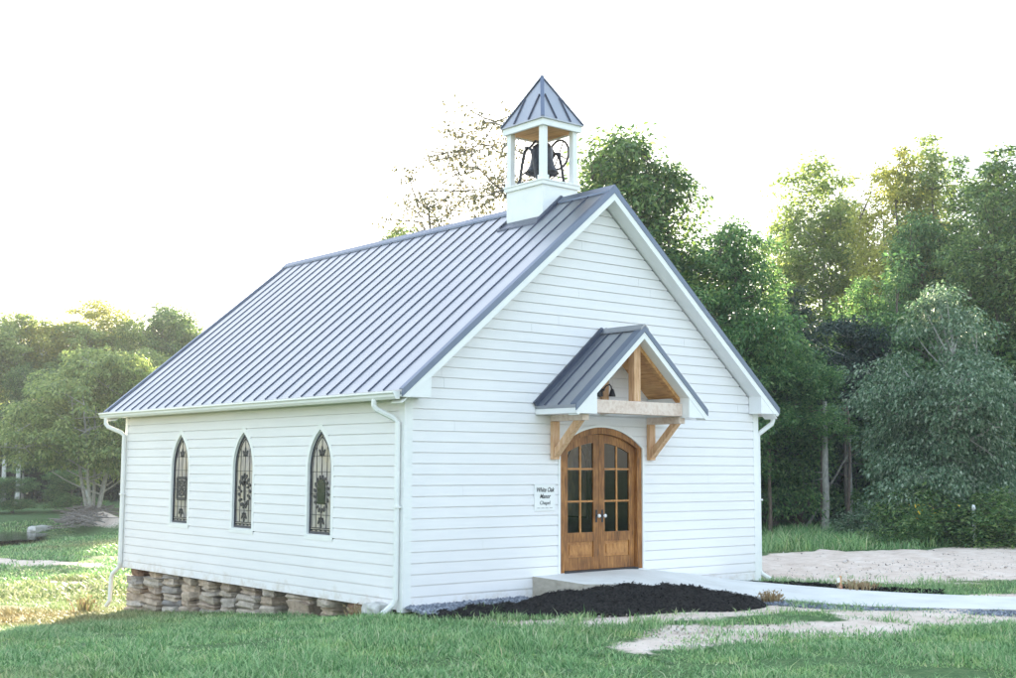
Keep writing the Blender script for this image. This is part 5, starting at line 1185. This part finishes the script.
woodland('woodland', [(52, 45), (55, 30), (58, 15), (58, -5)], 3, 5, 8, 700, 80, 82, 'distant woods behind the right forest trees', .5)
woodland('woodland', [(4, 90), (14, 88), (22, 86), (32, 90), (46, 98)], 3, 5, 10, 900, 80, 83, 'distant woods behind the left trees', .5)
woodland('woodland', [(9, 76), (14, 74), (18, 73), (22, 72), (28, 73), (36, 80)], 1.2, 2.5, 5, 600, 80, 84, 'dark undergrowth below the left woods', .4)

# creek and brush heap on the left
def flat_patch(name, poly, dz, matl):
    mb = MB(); n = 40; P = np.array(poly); c = P.mean(0)
    pts = []
    for i in range(n):
        v = i / n * len(P); i0 = int(v) % len(P); f_ = v - int(v); q = P[i0] * (1 - f_) + P[(i0 + 1) % len(P)] * f_; q = c + (q - c) * (1 + .08 * math.sin(i * 1.7)); pts.append((q[0], q[1], gz1(*q) + dz))
    zc = max(p[2] for p in pts); mb.poly([(x, y, zc) for x, y, z in pts]); return tag(mb.build(name, matl), kind='structure')
m_, nt_, bs_ = mat('dark_creek_water'); bs_.inputs['Base Color'].default_value = (.02, .025, .02, 1); bs_.inputs['Roughness'].default_value = .12; bump(nt_, bs_, noise(nt_, coords(nt_), 3, 4), .25, .05)
flat_patch('creek_water', [(9.5, 51.8), (11.8, 51.3), (12.1, 47.8), (9.7, 43.6), (6.9, 43), (5, 48)], .02, m_)
def brush():
    r = np.random.RandomState(15); paths = []
    for k in range(230):
        t = r.uniform(0, 1); c = np.array([13.3, 47.6]) * (1 - t) + np.array([17.0, 54.4]) * t + r.normal(0, .45, 2); z = gz1(c[0], c[1]) + .45 + r.uniform(0, .35); a = r.uniform(0, 6.28); l = r.uniform(.3, 1.1)
        d = np.array([math.cos(a), math.sin(a), r.uniform(-.35, .35)]) * l; p = np.array([c[0], c[1], z]); paths.append((np.linspace(p - d, p + d, 3) + r.normal(0, .04, (3, 3)), np.array([.03, .025, .01]), 5))
    V, Q = tubes_np(paths); tag(link_mesh('brush_heap', mesh_np('brush_heap', V, quads=Q, mat=M['twig'])), 'heap of grey brush and soil below the rounded left tree', 'brush heap')
brush()

# ------------------------------------------------------------------ evening haze
hz = bpy.data.materials.new('pale_air'); hz.use_nodes = True; hz.node_tree.nodes.clear()
vp = hz.node_tree.nodes.new('ShaderNodeVolumePrincipled'); ho = hz.node_tree.nodes.new('ShaderNodeOutputMaterial'); hz.node_tree.links.new(vp.outputs[0], ho.inputs['Volume'])
vp.inputs['Color'].default_value = (.96, .97, 1, 1); vp.inputs['Density'].default_value = .0007; vp.inputs['Anisotropy'].default_value = .0
mb = MB(); mb.box(-420, 420, -420, 420, -4, 20)
tag(mb.build('haze', hz), kind='stuff')
